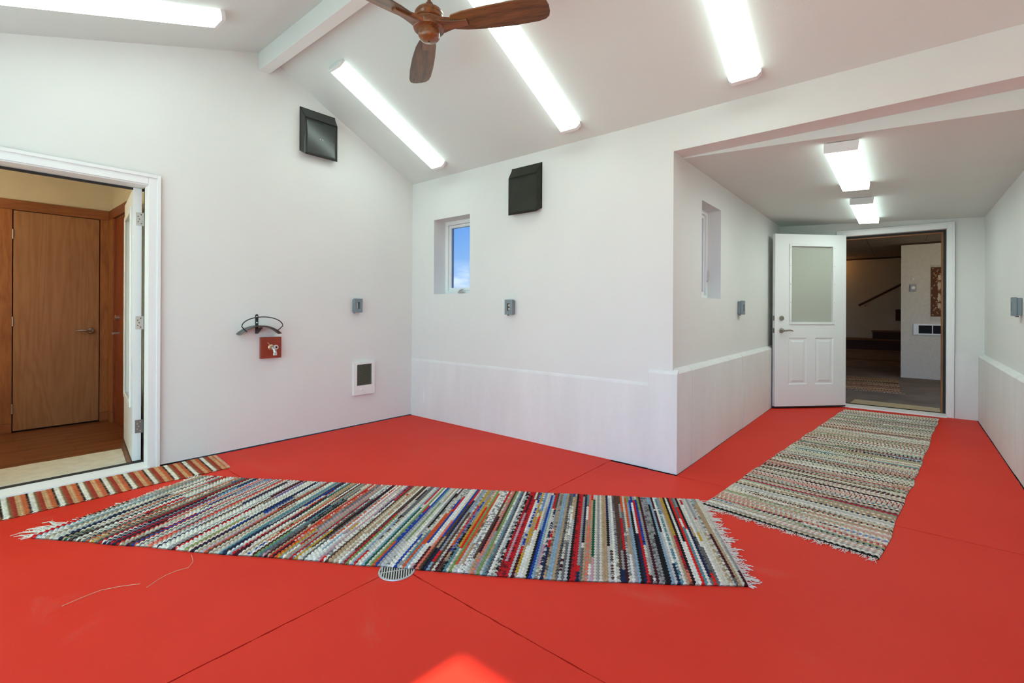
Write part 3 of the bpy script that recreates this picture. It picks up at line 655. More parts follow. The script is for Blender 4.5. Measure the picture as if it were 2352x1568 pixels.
q = MB(); q.box(-0.262, 0.262, -0.03, 0, 0.072, 0.098); q.box(-0.262, 0.262, -0.03, 0, -0.098, -0.075); q.box(-0.262, -0.19, -0.03, 0, -0.075, 0.072); q.box(0.19, 0.262, -0.03, 0, -0.075, 0.072); q.box(-0.006, 0.006, -0.03, 0, -0.075, 0.072); q.build('frame', 'heater_white', ht)
bx(-0.19, 0.19, -0.012, -0.002, -0.075, 0.072).build('backing', 'panel_dark', ht)
q = MB()
for k in range(24):
    x = -0.182 + k * 0.0158
    if abs(x) > 0.01: q.box(x - 0.002, x + 0.002, -0.024, -0.012, -0.075, 0.072)
q.build('grille', 'panel_dark', ht, kind='stuff')
tp = empty('tapestry', (4.98, 7.95, 1.58)); tag(tp, 'brown and cream floral tapestry hanging on the beige partition', 'tapestry')
bx(-0.255, 0.255, -0.014, -0.004, -0.445, 0.44).build('cloth', 'tapestry', tp)
for zz, sgn, nm in ((0.44, 1, 'fringe'), (-0.445, -1, 'fringe')):
    q = MB()
    for k in range(34):
        x = -0.25 + k * 0.0152; L = random.uniform(0.03, 0.045) if sgn > 0 else random.uniform(0.07, 0.09)
        q.tube([(x, -0.009, zz), (x + random.uniform(-.004, .004), -0.009, zz + sgn * L)], 0.004, 4)
    q.build(nm, 'cream_yarn', tp, kind='stuff')
gl = empty('unseen_globe_lamp', (2.92, 10.15, 2.485)); tag(gl, 'warm ceiling globe lamp left of the stairs', 'lamp')
MB().lathe([(0.07, 0.0), (0.07, -0.02), (0.05, -0.03)], 20).build('base', 'brass', gl, smooth=True)
MB().lathe([(0.05, -0.03), (0.09, -0.06), (0.105, -0.11), (0.085, -0.17), (0.03, -0.205)], 20).build('globe', 'warm_bulb', gl, smooth=True)

gl = empty('unseen_globe_lamp', (5.45, 6.0, 2.485)); tag(gl, 'added unseen globe lamp brightening the tapestry partition', 'lamp')  # lamp added out of view to lift the dark partition
MB().lathe([(0.07, 0.0), (0.07, -0.02), (0.05, -0.03)], 20).build('base', 'brass', gl, smooth=True)
MB().lathe([(0.05, -0.03), (0.09, -0.06), (0.105, -0.11), (0.085, -0.17), (0.03, -0.205)], 20).build('globe', 'partition_fill_bulb', gl, smooth=True)
gl = empty('vestibule_fill', (-1.0, -4.3, 1.75)); tag(gl, 'added unseen globe light brightening the vestibule from left of the doorway', 'lamp')  # fill light added out of view because the vestibule was too dark
bx(-0.05, 0.05, 0, 0.02, -0.08, 0.08).build('back_plate', 'nickel', gl, bevel=0.004)
MB().tube([(0, 0.02, 0), (0, 0.07, 0.0)], 0.012, 8).build('arm', 'nickel', gl, smooth=True)
MB().lathe([(0.03, -0.06), (0.065, -0.03), (0.075, 0.01), (0.06, 0.05), (0.02, 0.075)], 18, (0, 0.12, 0)).build('globe', 'vestibule_fill_bulb', gl, smooth=True)

# ================================================================== FIXTURES
def fluorescent(name, L, W_=0.19, D=0.062, lens='lens', ch=0.022, ec=0.026):
    """lies along local +Y from 0 to L, ceiling plane z=0, hangs down"""
    r = empty(name)
    bx(-W_ / 2 + 0.012, W_ / 2 - 0.012, 0.01, L - 0.01, -0.014, -0.002).build('housing', 'lamp_white', r)
    h = W_ / 2; prof = [(-h, -0.014), (h, -0.014), (h, -0.030), (h - ch, -D), (-h + ch, -D), (-h, -0.030)]
    ln = MB().prism(prof, 'Y', ec, L - ec).build('lens', lens + '_side', r)
    ln.data.materials.append(MAT[lens])
    for p_ in ln.data.polygons:
        if p_.normal.z < -0.8: p_.material_index = 1
    for y0, y1 in ((0.0, ec), (L - ec, L)):
        MB().prism([(-h - .001, -0.004), (h + .001, -0.004), (h + .001, -0.031), (h - ch + .001, -D - .001), (-h + ch - .001, -D - .001), (-h - .001, -0.031)], 'Y', y0, y1).build('end_cap', 'lamp_white', r)
    return r
sr = math.atan(0.496); sl = math.atan(0.345)
GL = 'fluorescent ceiling lights'
f0 = fluorescent('fluorescent_light', 1.31)
# right slope: local +Y runs from the low end up towards the ridge (world -y)
def place(o, x, y, side, label):
    if side == 'r': o.location = (x, y, zr(y)); o.rotation_euler = Matrix(((-1, 0, 0), (0, -math.cos(sr), math.sin(sr)), (0, math.sin(sr), math.cos(sr)))).to_euler()
    elif side == 'l': o.location = (x, y, zl(y)); o.rotation_euler = Matrix(((-1, 0, 0), (0, -math.cos(sl), -math.sin(sl)), (0, -math.sin(sl), math.cos(sl)))).to_euler()
    else: o.location = (x, y, 2.377 - 0.057 * (x - 2.98)); o.rotation_euler = (0, math.atan(0.057), 0)
    tag(o, label, 'ceiling light', GL)
place(f0, 0.638, -0.150, 'r', 'fluorescent ceiling light nearest the left wall on the window-side slope, right of the ridge beam')
place(copy_tree(f0), 2.246, -0.150, 'r', 'long fluorescent ceiling light passing behind the ceiling fan blade')
place(copy_tree(f0), 3.566, -0.150, 'r', 'fluorescent ceiling light on the slope above the passage opening')
place(copy_tree(f0), 0.638, -2.215, 'l', 'fluorescent ceiling light left of the ridge beam above the brown doorway')
place(copy_tree(f0), 2.246, -2.215, 'l', 'added unseen fluorescent ceiling light on the left slope above the long rug, for brightness')  # extra fixture out of view, added to brighten the room
f1 = fluorescent('fluorescent_light', 1.29, 0.188, 0.066, 'lens_hall', 0.003, 0.012)
place(f1, 4.034, 0.31, 'h', 'nearer and larger of the two passage ceiling lights')
place(copy_tree(f1), 4.034, 2.262, 'h', 'farther ceiling light in the passage just before the stair doorway')

# ---- ceiling fan
FX, FY = 2.222, -1.645
fan = empty('ceiling_fan', (FX, FY, 2.845)); tag(fan, 'three-bladed brown wooden ceiling fan hanging from the ridge beam', 'ceiling fan')
MB().lathe([(0.0, 0.442), (0.065, 0.442), (0.062, 0.40), (0.03, 0.36), (0.012, 0.352)], 28).build('canopy', 'fan_wood', fan, smooth=True)
MB().tube([(0, 0, 0.36), (0, 0, 0.12)], 0.0115, 14).build('downrod', 'fan_wood', fan, smooth=True)
MB().lathe([(0.013, 0.142), (0.020, 0.136), (0.026, 0.122), (0.028, 0.108), (0.033, 0.104), (0.036, 0.098)], 28).build('rod_cup', 'fan_wood', fan, smooth=True)
MB().lathe([(0.02, 0.101), (0.05, 0.100), (0.072, 0.090), (0.083, 0.076), (0.085, 0.062), (0.083, 0.060), (0.083, 0.042), (0.077, 0.036)], 40).build('motor_housing', 'fan_wood', fan, smooth=True)
MB().lathe([(0.074, 0.036), (0.074, 0.028)], 32).build('shadow_gap', 'dark_gap', fan, smooth=True)
MB().lathe([(0.05, 0.030), (0.085, 0.028), (0.093, 0.016), (0.094, -0.006), (0.088, -0.020), (0.07, -0.024)], 40).build('hub', 'fan_wood', fan, smooth=True)
cap = MB().lathe([(0.064, -0.018), (0.064, -0.024), (0.061, -0.026), (0.063, -0.054), (0.061, -0.064), (0.050, -0.077), (0.03, -0.085), (0.006, -0.088), (0.004, -0.086)], 40).build('hub_cap', 'fan_wood', fan, smooth=True)
MB().lathe([(0.004, -0.087), (0.005, -0.0895), (0.002, -0.090)], 10).build('screw', 'outlet_dark', cap)
def blade_mesh():
    out = [(0.130, -0.020), (0.150, -0.055), (0.22, -0.068), (0.35, -0.077), (0.50, -0.081), (0.62, -0.078), (0.675, -0.068), (0.700, -0.048), (0.708, -0.020), (0.708, 0.020), (0.700, 0.048), (0.680, 0.066), (0.64, 0.076), (0.50, 0.081), (0.35, 0.075), (0.22, 0.062), (0.150, 0.046), (0.130, 0.020)]
    return MB().prism(out, 'Z', -0.004, 0.004)
def arm_mesh():
    q = MB(); n = 8; sec = []
    for i in range(n + 1):
        f = i / n; x = 0.075 + f * 0.162; hw = 0.030 * (1 - f) ** 2.0 + 0.0225; z1 = 0.014 - 0.004 * f; z0 = -0.016 + 0.002 * f
        sec.append([(x, -hw, z0), (x, hw, z0), (x, hw, z1), (x, -hw, z1)])
    vv = [p for s in sec for p in s]; fs = [(0, 1, 2, 3), (n * 4 + 3, n * 4 + 2, n * 4 + 1, n * 4)]
    for i in range(n):
        for j in range(4): fs.append((i * 4 + j, i * 4 + (j + 1) % 4, (i + 1) * 4 + (j + 1) % 4, (i + 1) * 4 + j))
    q.add(vv, fs); return q
for a in (25.5, 145.5, 265.5):
    bl = blade_mesh().build('blade', 'fan_blade', fan, bevel=0.003); bl.rotation_euler = (math.radians(-13), 0, math.radians(a)); bl.location = (0, 0, 0.002)
    ar = arm_mesh().build('blade_arm', 'fan_wood', fan, bevel=0.004); ar.rotation_euler = (math.radians(-9), 0, math.radians(a)); ar.location = (0, 0, 0.0)

# ---- vent hoods (local: wall plane y=0, sticks out along -y, width along x)
def vent_hood(label, loc, rz, mt='black_metal', screws=True):
    r = empty('vent_hood', loc, rz); tag(r, label, 'vent hood', 'black wall vents')
    w_, h_, d_ = 0.172, 0.405, 0.068
    # folded sheet metal: sloping top, flat front leaning out, two cheeks, open below
    pts = [(-w_, 0, 0), (w_, 0, 0), (w_, 0, h_), (-w_, 0, h_),
           (-w_ + .012, -d_, -0.040), (w_ - .008, -d_, -0.040), (w_ - .008, -d_, h_ - 0.100), (-w_ + .012, -d_, h_ - 0.100)]
    sh = MB().add(pts, [(4, 5, 6, 7)]).build('front_flap', mt, r); s = sh.modifiers.new('t', 'SOLIDIFY'); s.thickness = 0.003
    # gentle outward bow of the flap
    bm = bmesh.new(); bm.from_mesh(sh.data); bmesh.ops.subdivide_edges(bm, edges=bm.edges, cuts=10, use_grid_fill=True)
    for v in bm.verts:
        u = v.co.x / w_; t_ = (v.co.z + 0.04) / (h_ - 0.06) * 2 - 1
        v.co.y -= 0.006 * (1 - u * u) * (1 - t_ * t_)
    loose = [v for v in bm.verts if not v.link_faces]; bmesh.ops.delete(bm, geom=loose, context='VERTS')
    bm.to_mesh(sh.data); bm.free()
    for p in sh.data.polygons: p.use_smooth = True
    for f_, nm in (((7, 6, 2, 3), 'top_slope'), ((0, 4, 7, 3), 'side_cheek'), ((5, 1, 2, 6), 'side_cheek')):
        c_ = MB().add([pts[i] for i in f_], [(0, 1, 2, 3)]).build(nm, mt, r); s = c_.modifiers.new('t', 'SOLIDIFY'); s.thickness = 0.003
    q = MB(); q.box(-w_ - .006, w_ + .006, -0.004, 0, -0.004, 0.02); q.box(-w_ - .006, -w_ + .014, -0.004, 0, 0.02, h_); q.box(w_ - .014, w_ + .006, -0.004, 0, 0.02, h_); q.box(-w_ - .006, w_ + .006, -0.004, 0, h_ - .02, h_ + .005)
    q.build('back_flange', mt, r)
    bx(-w_ + .02, w_ - .02, -0.012, -0.001, 0.02, h_ - 0.06).build('inner_grille', 'dark_gap', r)
    for s_ in ((-1, 1) if screws else ()): MB().lathe([(0.003, -d_ - 0.007), (0.003, -d_ - 0.0045)], 8, (0.012 * s_, 0, 0.13), 'Y').build('screw', 'zinc', r)
vent_hood('glossy black vent hood on the left gable wall', (0.0, -1.145, 2.688), PI / 2)
vent_hood('matt black vent hood on the back wall above the small window', (1.663, 0.0, 2.127), 0.0, 'matt_black', False)

# ---- weatherproof outlets
def outlet(label, loc, rz, style):
    r = empty('outlet_box', loc, rz); tag(r, label, 'outlet box', 'grey weatherproof outlets')
    bx(-0.042, 0.042, -0.030, 0.0, -0.066, 0.066).build('back_box', 'box_gray', r, bevel=0.006)
    q = MB(); q.box(-0.046, 0.046, -0.052, -0.030, 0.034, 0.071); q.box(-0.046, 0.046, -0.052, -0.030, -0.071, -0.034); q.box(-0.046, -0.017, -0.052, -0.030, -0.034, 0.034); q.box(0.017, 0.046, -0.052, -0.030, -0.034, 0.034)
    q.build('cover', 'box_gray', r)
    bx(-0.017, 0.017, -0.035, -0.031, -0.034, 0.034).build('recess', 'outlet_dark', r)
    if style == 'duplex':
        for z in (0.017, -0.017): MB().lathe([(0.0125, -0.035), (0.0125, -0.041), (0.010, -0.042)], 14, (0.0, 0, z), 'Y').build('socket', 'outlet_beige', r, smooth=True)
    else: bx(-0.015, 0.004, -0.041, -0.035, -0.030, 0.030).build('socket', 'outlet_beige', r, bevel=0.002)
    MB().lathe([(0.010, -0.080), (0.010, -0.068)], 10, (-0.030, -0.020, 0)).build('conduit_hub', 'box_gray', r, smooth=True)
    bx(-0.05, -0.046, -0.045, -0.035, -0.07, -0.05).build('hinge_lug', 'box_gray', r)
outlet('grey outlet box on the left wall above the white heater', (0.0, -0.725, 1.243), PI / 2, 'blank')
outlet('grey outlet box on the back wall below the window level', (1.492, 0.0, 1.230), 0.0, 'duplex')
outlet('grey outlet box on the passage wall beyond the narrow window', (3.04, 1.800, 1.240), PI / 2, 'blank')
outlet('grey outlet box on the far right passage wall', (5.04, 1.770, 1.245), -PI / 2, 'blank')

# ---- wall heater
h = empty('wall_heater', (0.0, -0.637, 0.488), PI / 2); tag(h, 'white wall heater with dark louvred grille low on the left wall', 'wall heater')
w_, h_ = 0.124, 0.168; a0, a1, b0, b1 = -0.086, 0.090, -0.072, 0.145
q = MB(); q.box(-w_, a0, -0.028, 0, -h_, h_); q.box(a1, w_, -0.028, 0, -h_, h_); q.box(a0, a1, -0.028, 0, -h_, b0); q.box(a0, a1, -0.028, 0, b1, h_)
q.build('face_plate', 'heater_white', h)
bx(a0, a1, -0.004, -0.001, b0, b1).build('cavity', 'dark_gap', h)
q = MB()
for k in range(22):
    z = b0 + 0.006 + k * 0.0096; q.prism([(-0.024, z), (-0.010, z + 0.004), (-0.010, z + 0.0055), (-0.024, z + 0.0022)], 'X', a0, a1)
q.build('louvre_slats', 'slat_bronze', h, kind='stuff')
MB().lathe([(0.012, -0.028), (0.012, -0.034), (0.009, -0.036)], 18, (-0.030, 0, -0.115), 'Y').build('dial', 'heater_white', h, smooth=True)
for z in (0.155, -0.15): MB().lathe([(0.004, -0.028), (0.004, -0.0215)], 8, (0.012, 0, z), 'Y').build('screw', 'zinc', h)

# ---- hose hanger
hh = empty('hose_hanger', (0.0, -1.695, 0.985), PI / 2); tag(hh, 'dark metal hose hanger with wire loop above the red board', 'hose hanger')
# local x = along wall (world +y), local y = into the wall (sticks out along -y), z up
q = MB(); n = 10; pts = []
sp_ = []
for i in range(n + 1): a = PI * i / n; sp_.append((0.0125 * math.cos(a), 0.158 + 0.0125 * math.sin(a)))
q.prism([(-0.0125, 0.0), (0.0125, 0.0)] + sp_, 'Y', -0.004, 0.0); q.build('wall_strap', 'hanger_rod', hh)
for z in (0.149, 0.097): MB().lathe([(0.006, -0.004), (0.006, -0.007), (0.003, -0.008)], 12, (0, 0, z), 'Y').build('screw', 'heater_white', hh)
MB().prism([(-0.002, 0.0), (-0.10, 0.052), (-0.10, 0.058), (-0.002, 0.035)], 'X', -0.011, 0.011).build('gusset', 'hanger_rod', hh)
# saddle: arched, slightly dished sheet
vv = []; fs = []; nu, nv = 24, 6; R_ = 0.225; half = 0.80
for i in range(nu + 1):
    a = -half + 2 * half * i / nu
    for j in range(nv + 1):
        y = -0.004 - 0.108 * j / nv; dish = 0.010 * (2 * j / nv - 1) ** 2
        vv.append((math.sin(a) * (R_ + dish), y, 0.064 - R_ + math.cos(a) * (R_ + dish)))
for i in range(nu):
    for j in range(nv): fs.append((i * (nv + 1) + j, (i + 1) * (nv + 1) + j, (i + 1) * (nv + 1) + j + 1, i * (nv + 1) + j + 1))
s = MB().add(vv, fs).build('saddle', 'hanger_metal', hh, smooth=True); sm = s.modifiers.new('t', 'SOLIDIFY'); sm.thickness = 0.003
lp = []
for i in range(21):
    t_ = i / 20; a = PI * (1 - t_)
    lp.append((0.168 * math.cos(a) * (1.0), -0.128, 0.068 + 0.080 * math.sin(a)))
lp = [(-0.122, -0.112, 0.022), (-0.148, -0.122, 0.046)] + lp + [(0.148, -0.122, 0.046), (0.122, -0.112, 0.022)]
MB().tube(lp, 0.0044, 8).build('wire_loop', 'hanger_rod', hh, smooth=True)

# ---- spigot on board
sg = empty('garden_spigot', (0.0, -1.583, 0.858), PI / 2); tag(sg, 'metal hose spigot on a red-brown wooden board on the left wall', 'spigot')
bx(-0.088, 0.088, -0.034, 0.0, -0.093, 0.094).build('board', 'red_board', sg, bevel=0.003)
MB().lathe([(0.027, -0.034), (0.027, -0.041), (0.019, -0.046), (0.013, -0.048), (0.013, -0.070)], 18, (-0.006, 0, 0.004), 'Y').build('flange', 'brass', sg, smooth=True)
MB().tube([(-0.006, -0.062, 0.004), (-0.003, -0.080, 0.000), (0.002, -0.094, -0.018), (0.004, -0.098, -0.045)], [0.014, 0.017, 0.014, 0.013], 12).build('spout', 'zinc', sg, smooth=True)
MB().lathe([(0.017, -0.062), (0.017, -0.042), (0.014, -0.037)], 6, (0.004, -0.098, 0.0)).build('spout_nut', 'zinc', sg)
MB().lathe([(0.012, -0.080), (0.012, -0.096), (0.021, -0.098), (0.021, -0.116), (0.019, -0.118), (0.009, -0.118), (0.008, -0.112)], 8, (0.006, 0, 0.008), 'Y').build('packing_nut', 'zinc', sg)
MB().lathe([(0.008, -0.1195), (0.007, -0.1165)], 10, (0.006, 0, 0.008), 'Y').build('stem_hole', 'dark_gap', sg)
MB().tube([(-0.022, -0.045, 0.022), (-0.026, -0.047, 0.037), (-0.034, -0.046, 0.044), (-0.040, -0.046, 0.047)], 0.002, 6).build('loose_wire', 'wire', sg, smooth=True)

# ---- floor drain
dr = empty('floor_drain', (2.574, -2.118, 0.0)); tag(dr, 'round metal floor drain peeping out from under the long rug', 'floor drain')
MB().lathe([(0.0, 0.0005), (0.077, 0.0005), (0.077, 0.0012), (0.0, 0.0012)], 40).build('sump', 'dark_gap', dr)
ring = MB(); nn = 48; vv = []
for r_, z in ((0.074, 0.001), (0.074, 0.004), (0.082, 0.004), (0.083, 0.001)):
    for j in range(nn): vv.append((r_ * math.cos(2 * PI * j / nn), r_ * math.sin(2 * PI * j / nn), z))
ring.add(vv, [(i * nn + j, i * nn + (j + 1) % nn, (i + 1) * nn + (j + 1) % nn, (i + 1) * nn + j) for i in range(3) for j in range(nn)]); ring.build('rim', 'aluminium', dr)
gr = math.radians(50)
for k in range(13):
    u = -0.066 + k * 0.011; L = math.sqrt(max(0, 0.074 ** 2 - u * u))
    b_ = bx(-0.0026, 0.0026, -L, L, 0.0013, 0.0035).build('grate_bar', 'zinc', dr); b_.rotation_euler = (0, 0, gr); b_.location = (u * math.cos(gr), u * math.sin(gr), 0)
b_ = bx(-0.073, 0.073, -0.003, 0.003, 0.0013, 0.0038).build('cross_bar', 'zinc', dr); b_.rotation_euler = (0, 0, gr + 0.15)

# ---- loose straws on the floor
for nm, lab, pts in (('straw', 'pale bent straw lying nearest the left edge of the floor', [(1.766, -3.141), (1.752, -3.07), (1.744, -3.017), (1.772, -2.96), (1.812, -2.898)]),
                     ('straw', 'pale curved thread running from the long rug across the floor', [(1.867, -2.888), (1.835, -2.84), (1.817, -2.808), (1.812, -2.765), (1.822, -2.722), (1.78, -2.69), (1.701, -2.674)])):
    o = MB().tube([(x, y, 0.0024 + 0.001 * (i % 2)) for i, (x, y) in enumerate(pts)], 0.0010, 5).build(nm, 'wire', None, smooth=True); tag(o, lab, 'straw')

# ================================================================== RUGS
def srgb(h):
    c = [int(h[i:i + 2], 16) / 255 for i in (0, 2, 4)]
    return [x / 12.92 if x <= 0.04045 else ((x + 0.055) / 1.055) ** 2.4 for x in c]
def smooth_noise(n, amp, rough=6):
    k = rng.normal(0, 1, rough + 2); x = np.linspace(0, rough, n); i = np.floor(x).astype(int); f = x - i; f = f * f * (3 - 2 * f)
    return amp * (k[i] * (1 - f) + k[i + 1] * f)
def weave(parent, edgeA, edgeB, colors, beads, sr_=4, sb=4, thick=0.009, amp=0.0055, wav=0.26, name='woven_rows', edge_wob=0.004):
    """edgeA/edgeB: Nx2 polylines of the two long edges; rows run from A to B. colors: rows x beads x 3"""
    rows = colors.shape[0]; nr, nb = rows * sr_ + 1, beads * sb + 1
    def resample(e, s):
        e = np.array(e, float); d = np.concatenate([[0], np.cumsum(np.hypot(*np.diff(e, axis=0).T))]); d /= d[-1]
        return np.stack([np.interp(s, d, e[:, 0]), np.interp(s, d, e[:, 1])], -1)
    v = np.arange(nr) / sr_; u = np.arange(nb) / sb
    r = np.minimum(np.floor(v).astype(int), rows - 1); fr = v - r
    sgn = np.where(r % 2 == 0, 1.0, -1.0)
    cosu = np.cos(PI * u)[None, :]
    shift = wav * (1 - 2 * fr)[:, None] * sgn[:, None] * cosu
    shift[0] = 0; shift[-1] = 0
    s = np.clip((v[:, None] + shift) / rows, 0, 1)
    A = resample(edgeA, s.ravel()).reshape(nr, nb, 2); B = resample(edgeB, s.ravel()).reshape(nr, nb, 2)
    wobA = smooth_noise(nr, edge_wob, max(8, rows // 12))[:, None]; wobB = smooth_noise(nr, edge_wob, max(8, rows // 12))[:, None]
    t = (u / beads)[None, :] * (1 + 0 * s)
    W_ = np.hypot(*(B - A).transpose(2, 0, 1))
    # each row end bulges a little past the selvedge
    t2 = t + (wobA * (1 - t) + wobB * t) / W_
    XY = A + (B - A) * t2[..., None]
    prof = np.sin(PI * fr)[:, None] ** 0.6; bead = 0.55 - 0.45 * sgn[:, None] * cosu
    und = (np.sin(v * 0.21 + 1.3)[:, None] * np.sin(u * 0.12)[None, :]) * 0.0015
    Z = thick + amp * prof * bead + und
    # drop edges
    edge = np.minimum(np.minimum(u, beads - u)[None, :] * 2, 1); Z = Z * (0.35 + 0.65 * np.sqrt(edge))
    co = np.concatenate([XY, Z[..., None]], -1).reshape(-1, 3)
    idx = np.arange(nr * nb).reshape(nr, nb)
    q = np.stack([idx[:-1, :-1], idx[1:, :-1], idx[1:, 1:], idx[:-1, 1:]], -1).reshape(-1, 4)
    ci = np.repeat(np.repeat(np.arange(rows), sr_)[:, None], nb - 1, 1); cj = np.repeat((np.arange(nb - 1) * colors.shape[1] // (nb - 1))[None, :], nr - 1, 0)
    fc = colors[ci, cj].reshape(-1, 3)
    # skirt
    ring = np.concatenate([idx[:, 0], idx[-1, 1:], idx[-2::-1, -1], idx[0, -2:0:-1]])
    low = co[ring].copy(); low[:, 2] = 0.0008; base = len(co); co = np.concatenate([co, low]); k = len(ring)
    a = np.arange(k); sk = np.stack([ring, ring[(a + 1) % k], base + (a + 1) % k, base + a], -1)
    q = np.concatenate([q, sk]); 
    scol = np.tile(np.array([[0.02, 0.02, 0.022]]), (k, 1)); 
    ringcol = np.zeros((k, 3)); rr_ = np.minimum(ring // nb // sr_, rows - 1); jj = (ring % nb) * (colors.shape[1] - 1) // (nb - 1); ringcol = colors[rr_, jj] * 0.5
    fc = np.concatenate([fc, ringcol])
    me = bpy.data.meshes.new(name); me.vertices.add(len(co)); me.vertices.foreach_set('co', co.ravel().astype(np.float32))
    me.loops.add(len(q) * 4); me.loops.foreach_set('vertex_index', q.ravel().astype(np.int32))
    me.polygons.add(len(q)); me.polygons.foreach_set('loop_start', (np.arange(len(q)) * 4).astype(np.int32)); me.polygons.foreach_set('loop_total', np.full(len(q), 4, np.int32))
    me.update(calc_edges=True); me.validate()
    at = me.attributes.new('weave_color', 'FLOAT_COLOR', 'FACE'); at.data.foreach_set('color', np.concatenate([fc, np.ones((len(fc), 1))], 1).astype(np.float32).ravel())
    me.polygons.foreach_set('use_smooth', np.ones(len(q), bool)); me.update()
    me.materials.append(MAT['yarn'])
    o = bpy.data.objects.new(name, me); COL.objects.link(o); o.parent = parent; o['kind'] = 'stuff'
    return o
def fringe(parent, a, b_, out, n, lmin, lmax, material='cream_yarn', r=0.0013, curl=0.055, z0=0.007, name='fringe'):
    q = MB(); a = Vector((*a, 0)); b_ = Vector((*b_, 0)); out = Vector((*out, 0)).normalized(); side = (b_ - a).normalized()
    for i in range(n):
        p = a + (b_ - a) * ((i + random.uniform(-.3, .3)) / n); L = random.uniform(lmin, lmax); pts = [p + Vector((0, 0, z0))]; dirv = out + side * (0.55 * math.sin(i * 0.37) + random.uniform(-.45, .45)); L *= 0.75 + 0.35 * math.sin(i * 0.23 + 1)
        for k in range(1, 6):
            dirv = (dirv + side * random.uniform(-curl, curl) * 18 + out * 0.25).normalized(); pts.append(pts[-1] + dirv * (L / 5)); pts[-1].z = max(0.0022 + random.uniform(0, .003), z0 * (1 - k / 2.2) + random.uniform(0, .003))
        q.tube(pts, r, 4)
    return q.build(name, material, parent, kind='stuff')

# --- long rag rug across the middle
pal = {'w': 'ece7da', 'c': 'd9d2bd', 'g': '9d9a96', 'lg': 'c2c0ba', 'n': '232b48', 'b': '22439a', 'lb': '8fa9b8', 'sb': '6f93c4', 'r': 'c61f26', 'rr': 'e0261f', 'm': '4a1a22', 'br': '5a4034', 'k': '1d1b1d', 't': 'b99b78', 'gr': '7f9a58', 'dg': '17573f', 'o': 'd4562a', 'y': 'c99a2e', 'p': 'c79aa0', 'te': '5f8c93', 'cr': 'e8785f', 'gb': '6c6a68'}
PAL = {k: np.array(srgb(v)) for k, v in pal.items()}
def pick(keys, wts): return keys[rng.choice(len(keys), p=np.array(wts) / sum(wts))]
K1 = ['w', 'c', 'g', 'lg', 'n', 'b', 'lb', 'sb', 'r', 'rr', 'm', 'br', 'k', 't', 'gr', 'dg', 'o', 'y', 'p', 'te', 'cr', 'gb']
W1 = [19, 14, 8, 9, 5, 3.0, 4, 1.5, 6, 3, 4.5, 5, 4.5, 9, 2.2, 1.3, 3.0, 2.6, 2.5, 2, 1.6, 5]
def rag_colors(rows, beads, keys, wts, seg_p=0.55, speck_p=0.2, hold=0.32, dots=0.0):
    C_ = np.zeros((rows, beads, 3)); prev = None
    for r in range(rows):
        segs = [0]
        while rng.random() < seg_p and len(segs) < 4: segs.append(int(rng.integers(8, beads - 8)))
        segs = sorted(set(segs)) + [beads]; new = []
        for a, b_ in zip(segs[:-1], segs[1:]):
            if prev is not None and rng.random() < hold:
                key, sp, k2 = prev[min(len(prev) - 1, len(new))]
            else:
                key = pick(keys, wts); sp = 0
                x = rng.random()
                if x < speck_p: sp = 1
                elif x < speck_p + dots: sp = 2
                k2 = pick(['k', 'w', 'g', 'n', 'br'], [4, 4, 2, 1, 1]) if sp == 1 else pick(keys, wts)
            new.append((key, sp, k2))
            base = np.tile(PAL[key], (b_ - a, 1))
            if sp == 1:
                mk = np.repeat(rng.random((b_ - a) // 2 + 1) < 0.38, 2)[:b_ - a]; base[mk] = 0.35 * PAL[key] + 0.65 * PAL[k2]
            elif sp == 2: base[(np.arange(a, b_) // 2) % 2 == 0] = PAL[k2]
            C_[r, a:b_] = base
        prev = new
    C_ *= np.repeat(rng.uniform(0.84, 1.08, (rows, beads // 2 + 1, 1)), 2, 1)[:, :beads]
    return np.clip(C_ * 0.92, 0.004, 0.9)
rug1 = empty('rag_rug', (0, 0, 0)); tag(rug1, 'long multicoloured striped rag rug lying across the red floor over the drain', 'rug', 'rag rugs')
far1 = [(0.488, -2.282), (1.429, -1.675), (2.435, -1.020), (3.367, -0.402)]
near1 = [(0.872, -3.150), (1.985, -2.462), (2.545, -2.122), (3.212, -1.690), (3.842, -1.220)]
c1 = rag_colors(272, 304, K1, W1, 0.72, 0.24, 0.10, 0.0)
weave(rug1, far1, near1, c1, 76, sr_=3, thick=0.010, amp=0.0075)
fringe(rug1, (3.372, -0.405), (3.846, -1.222), (0.86, 0.5), 210, 0.04, 0.085, r=0.0016)
fringe(rug1, (0.486, -2.30), (0.868, -3.150), (-0.9, -0.42), 110, 0.02, 0.05, r=0.0016)
fringe(rug1, (0.80, -2.99), (0.868, -3.150), (-0.8, -0.60), 46, 0.10, 0.17, r=0.0016)

# --- runner in the passage
K2 = ['w', 'c', 'g', 'lg', 'n', 'br', 'k', 't', 'gr', 'p', 'te', 'r', 'cr', 'sb', 'gb', 'm']
W2_ = [15, 22, 5, 10, 3.5, 4, 4.5, 11, 9, 6.5, 2.2, 2.2, 4.0, 1.2, 2, 2]
pal2 = dict(pal); pal2.update({'gr': 'a3ac82', 'p': 'd9a597', 'r': 'b0303a', 'cr': 'd98a72'})
rug2 = empty('rag_runner', (0, 0, 0)); tag(rug2, 'pale finely striped rag runner leading down the passage to the stair doorway', 'rug', 'rag rugs')
SAVE = dict(PAL); PAL.update({k: np.array(srgb(v)) for k, v in pal2.items()})
left2 = [(3.404, -0.445), (3.545, 1.09), (3.69, 2.6), (3.790, 3.62)]
right2 = [(4.268, -0.560), (4.345, 0.25), (4.410, 0.90), (4.54, 2.3), (4.662, 3.69)]
c2 = rag_colors(330, 132, K2, W2_, 0.45, 0.14, 0.10, 0.28)
weave(rug2, left2, right2, c2, 66, sr_=3, sb=3, thick=0.008, amp=0.0055)
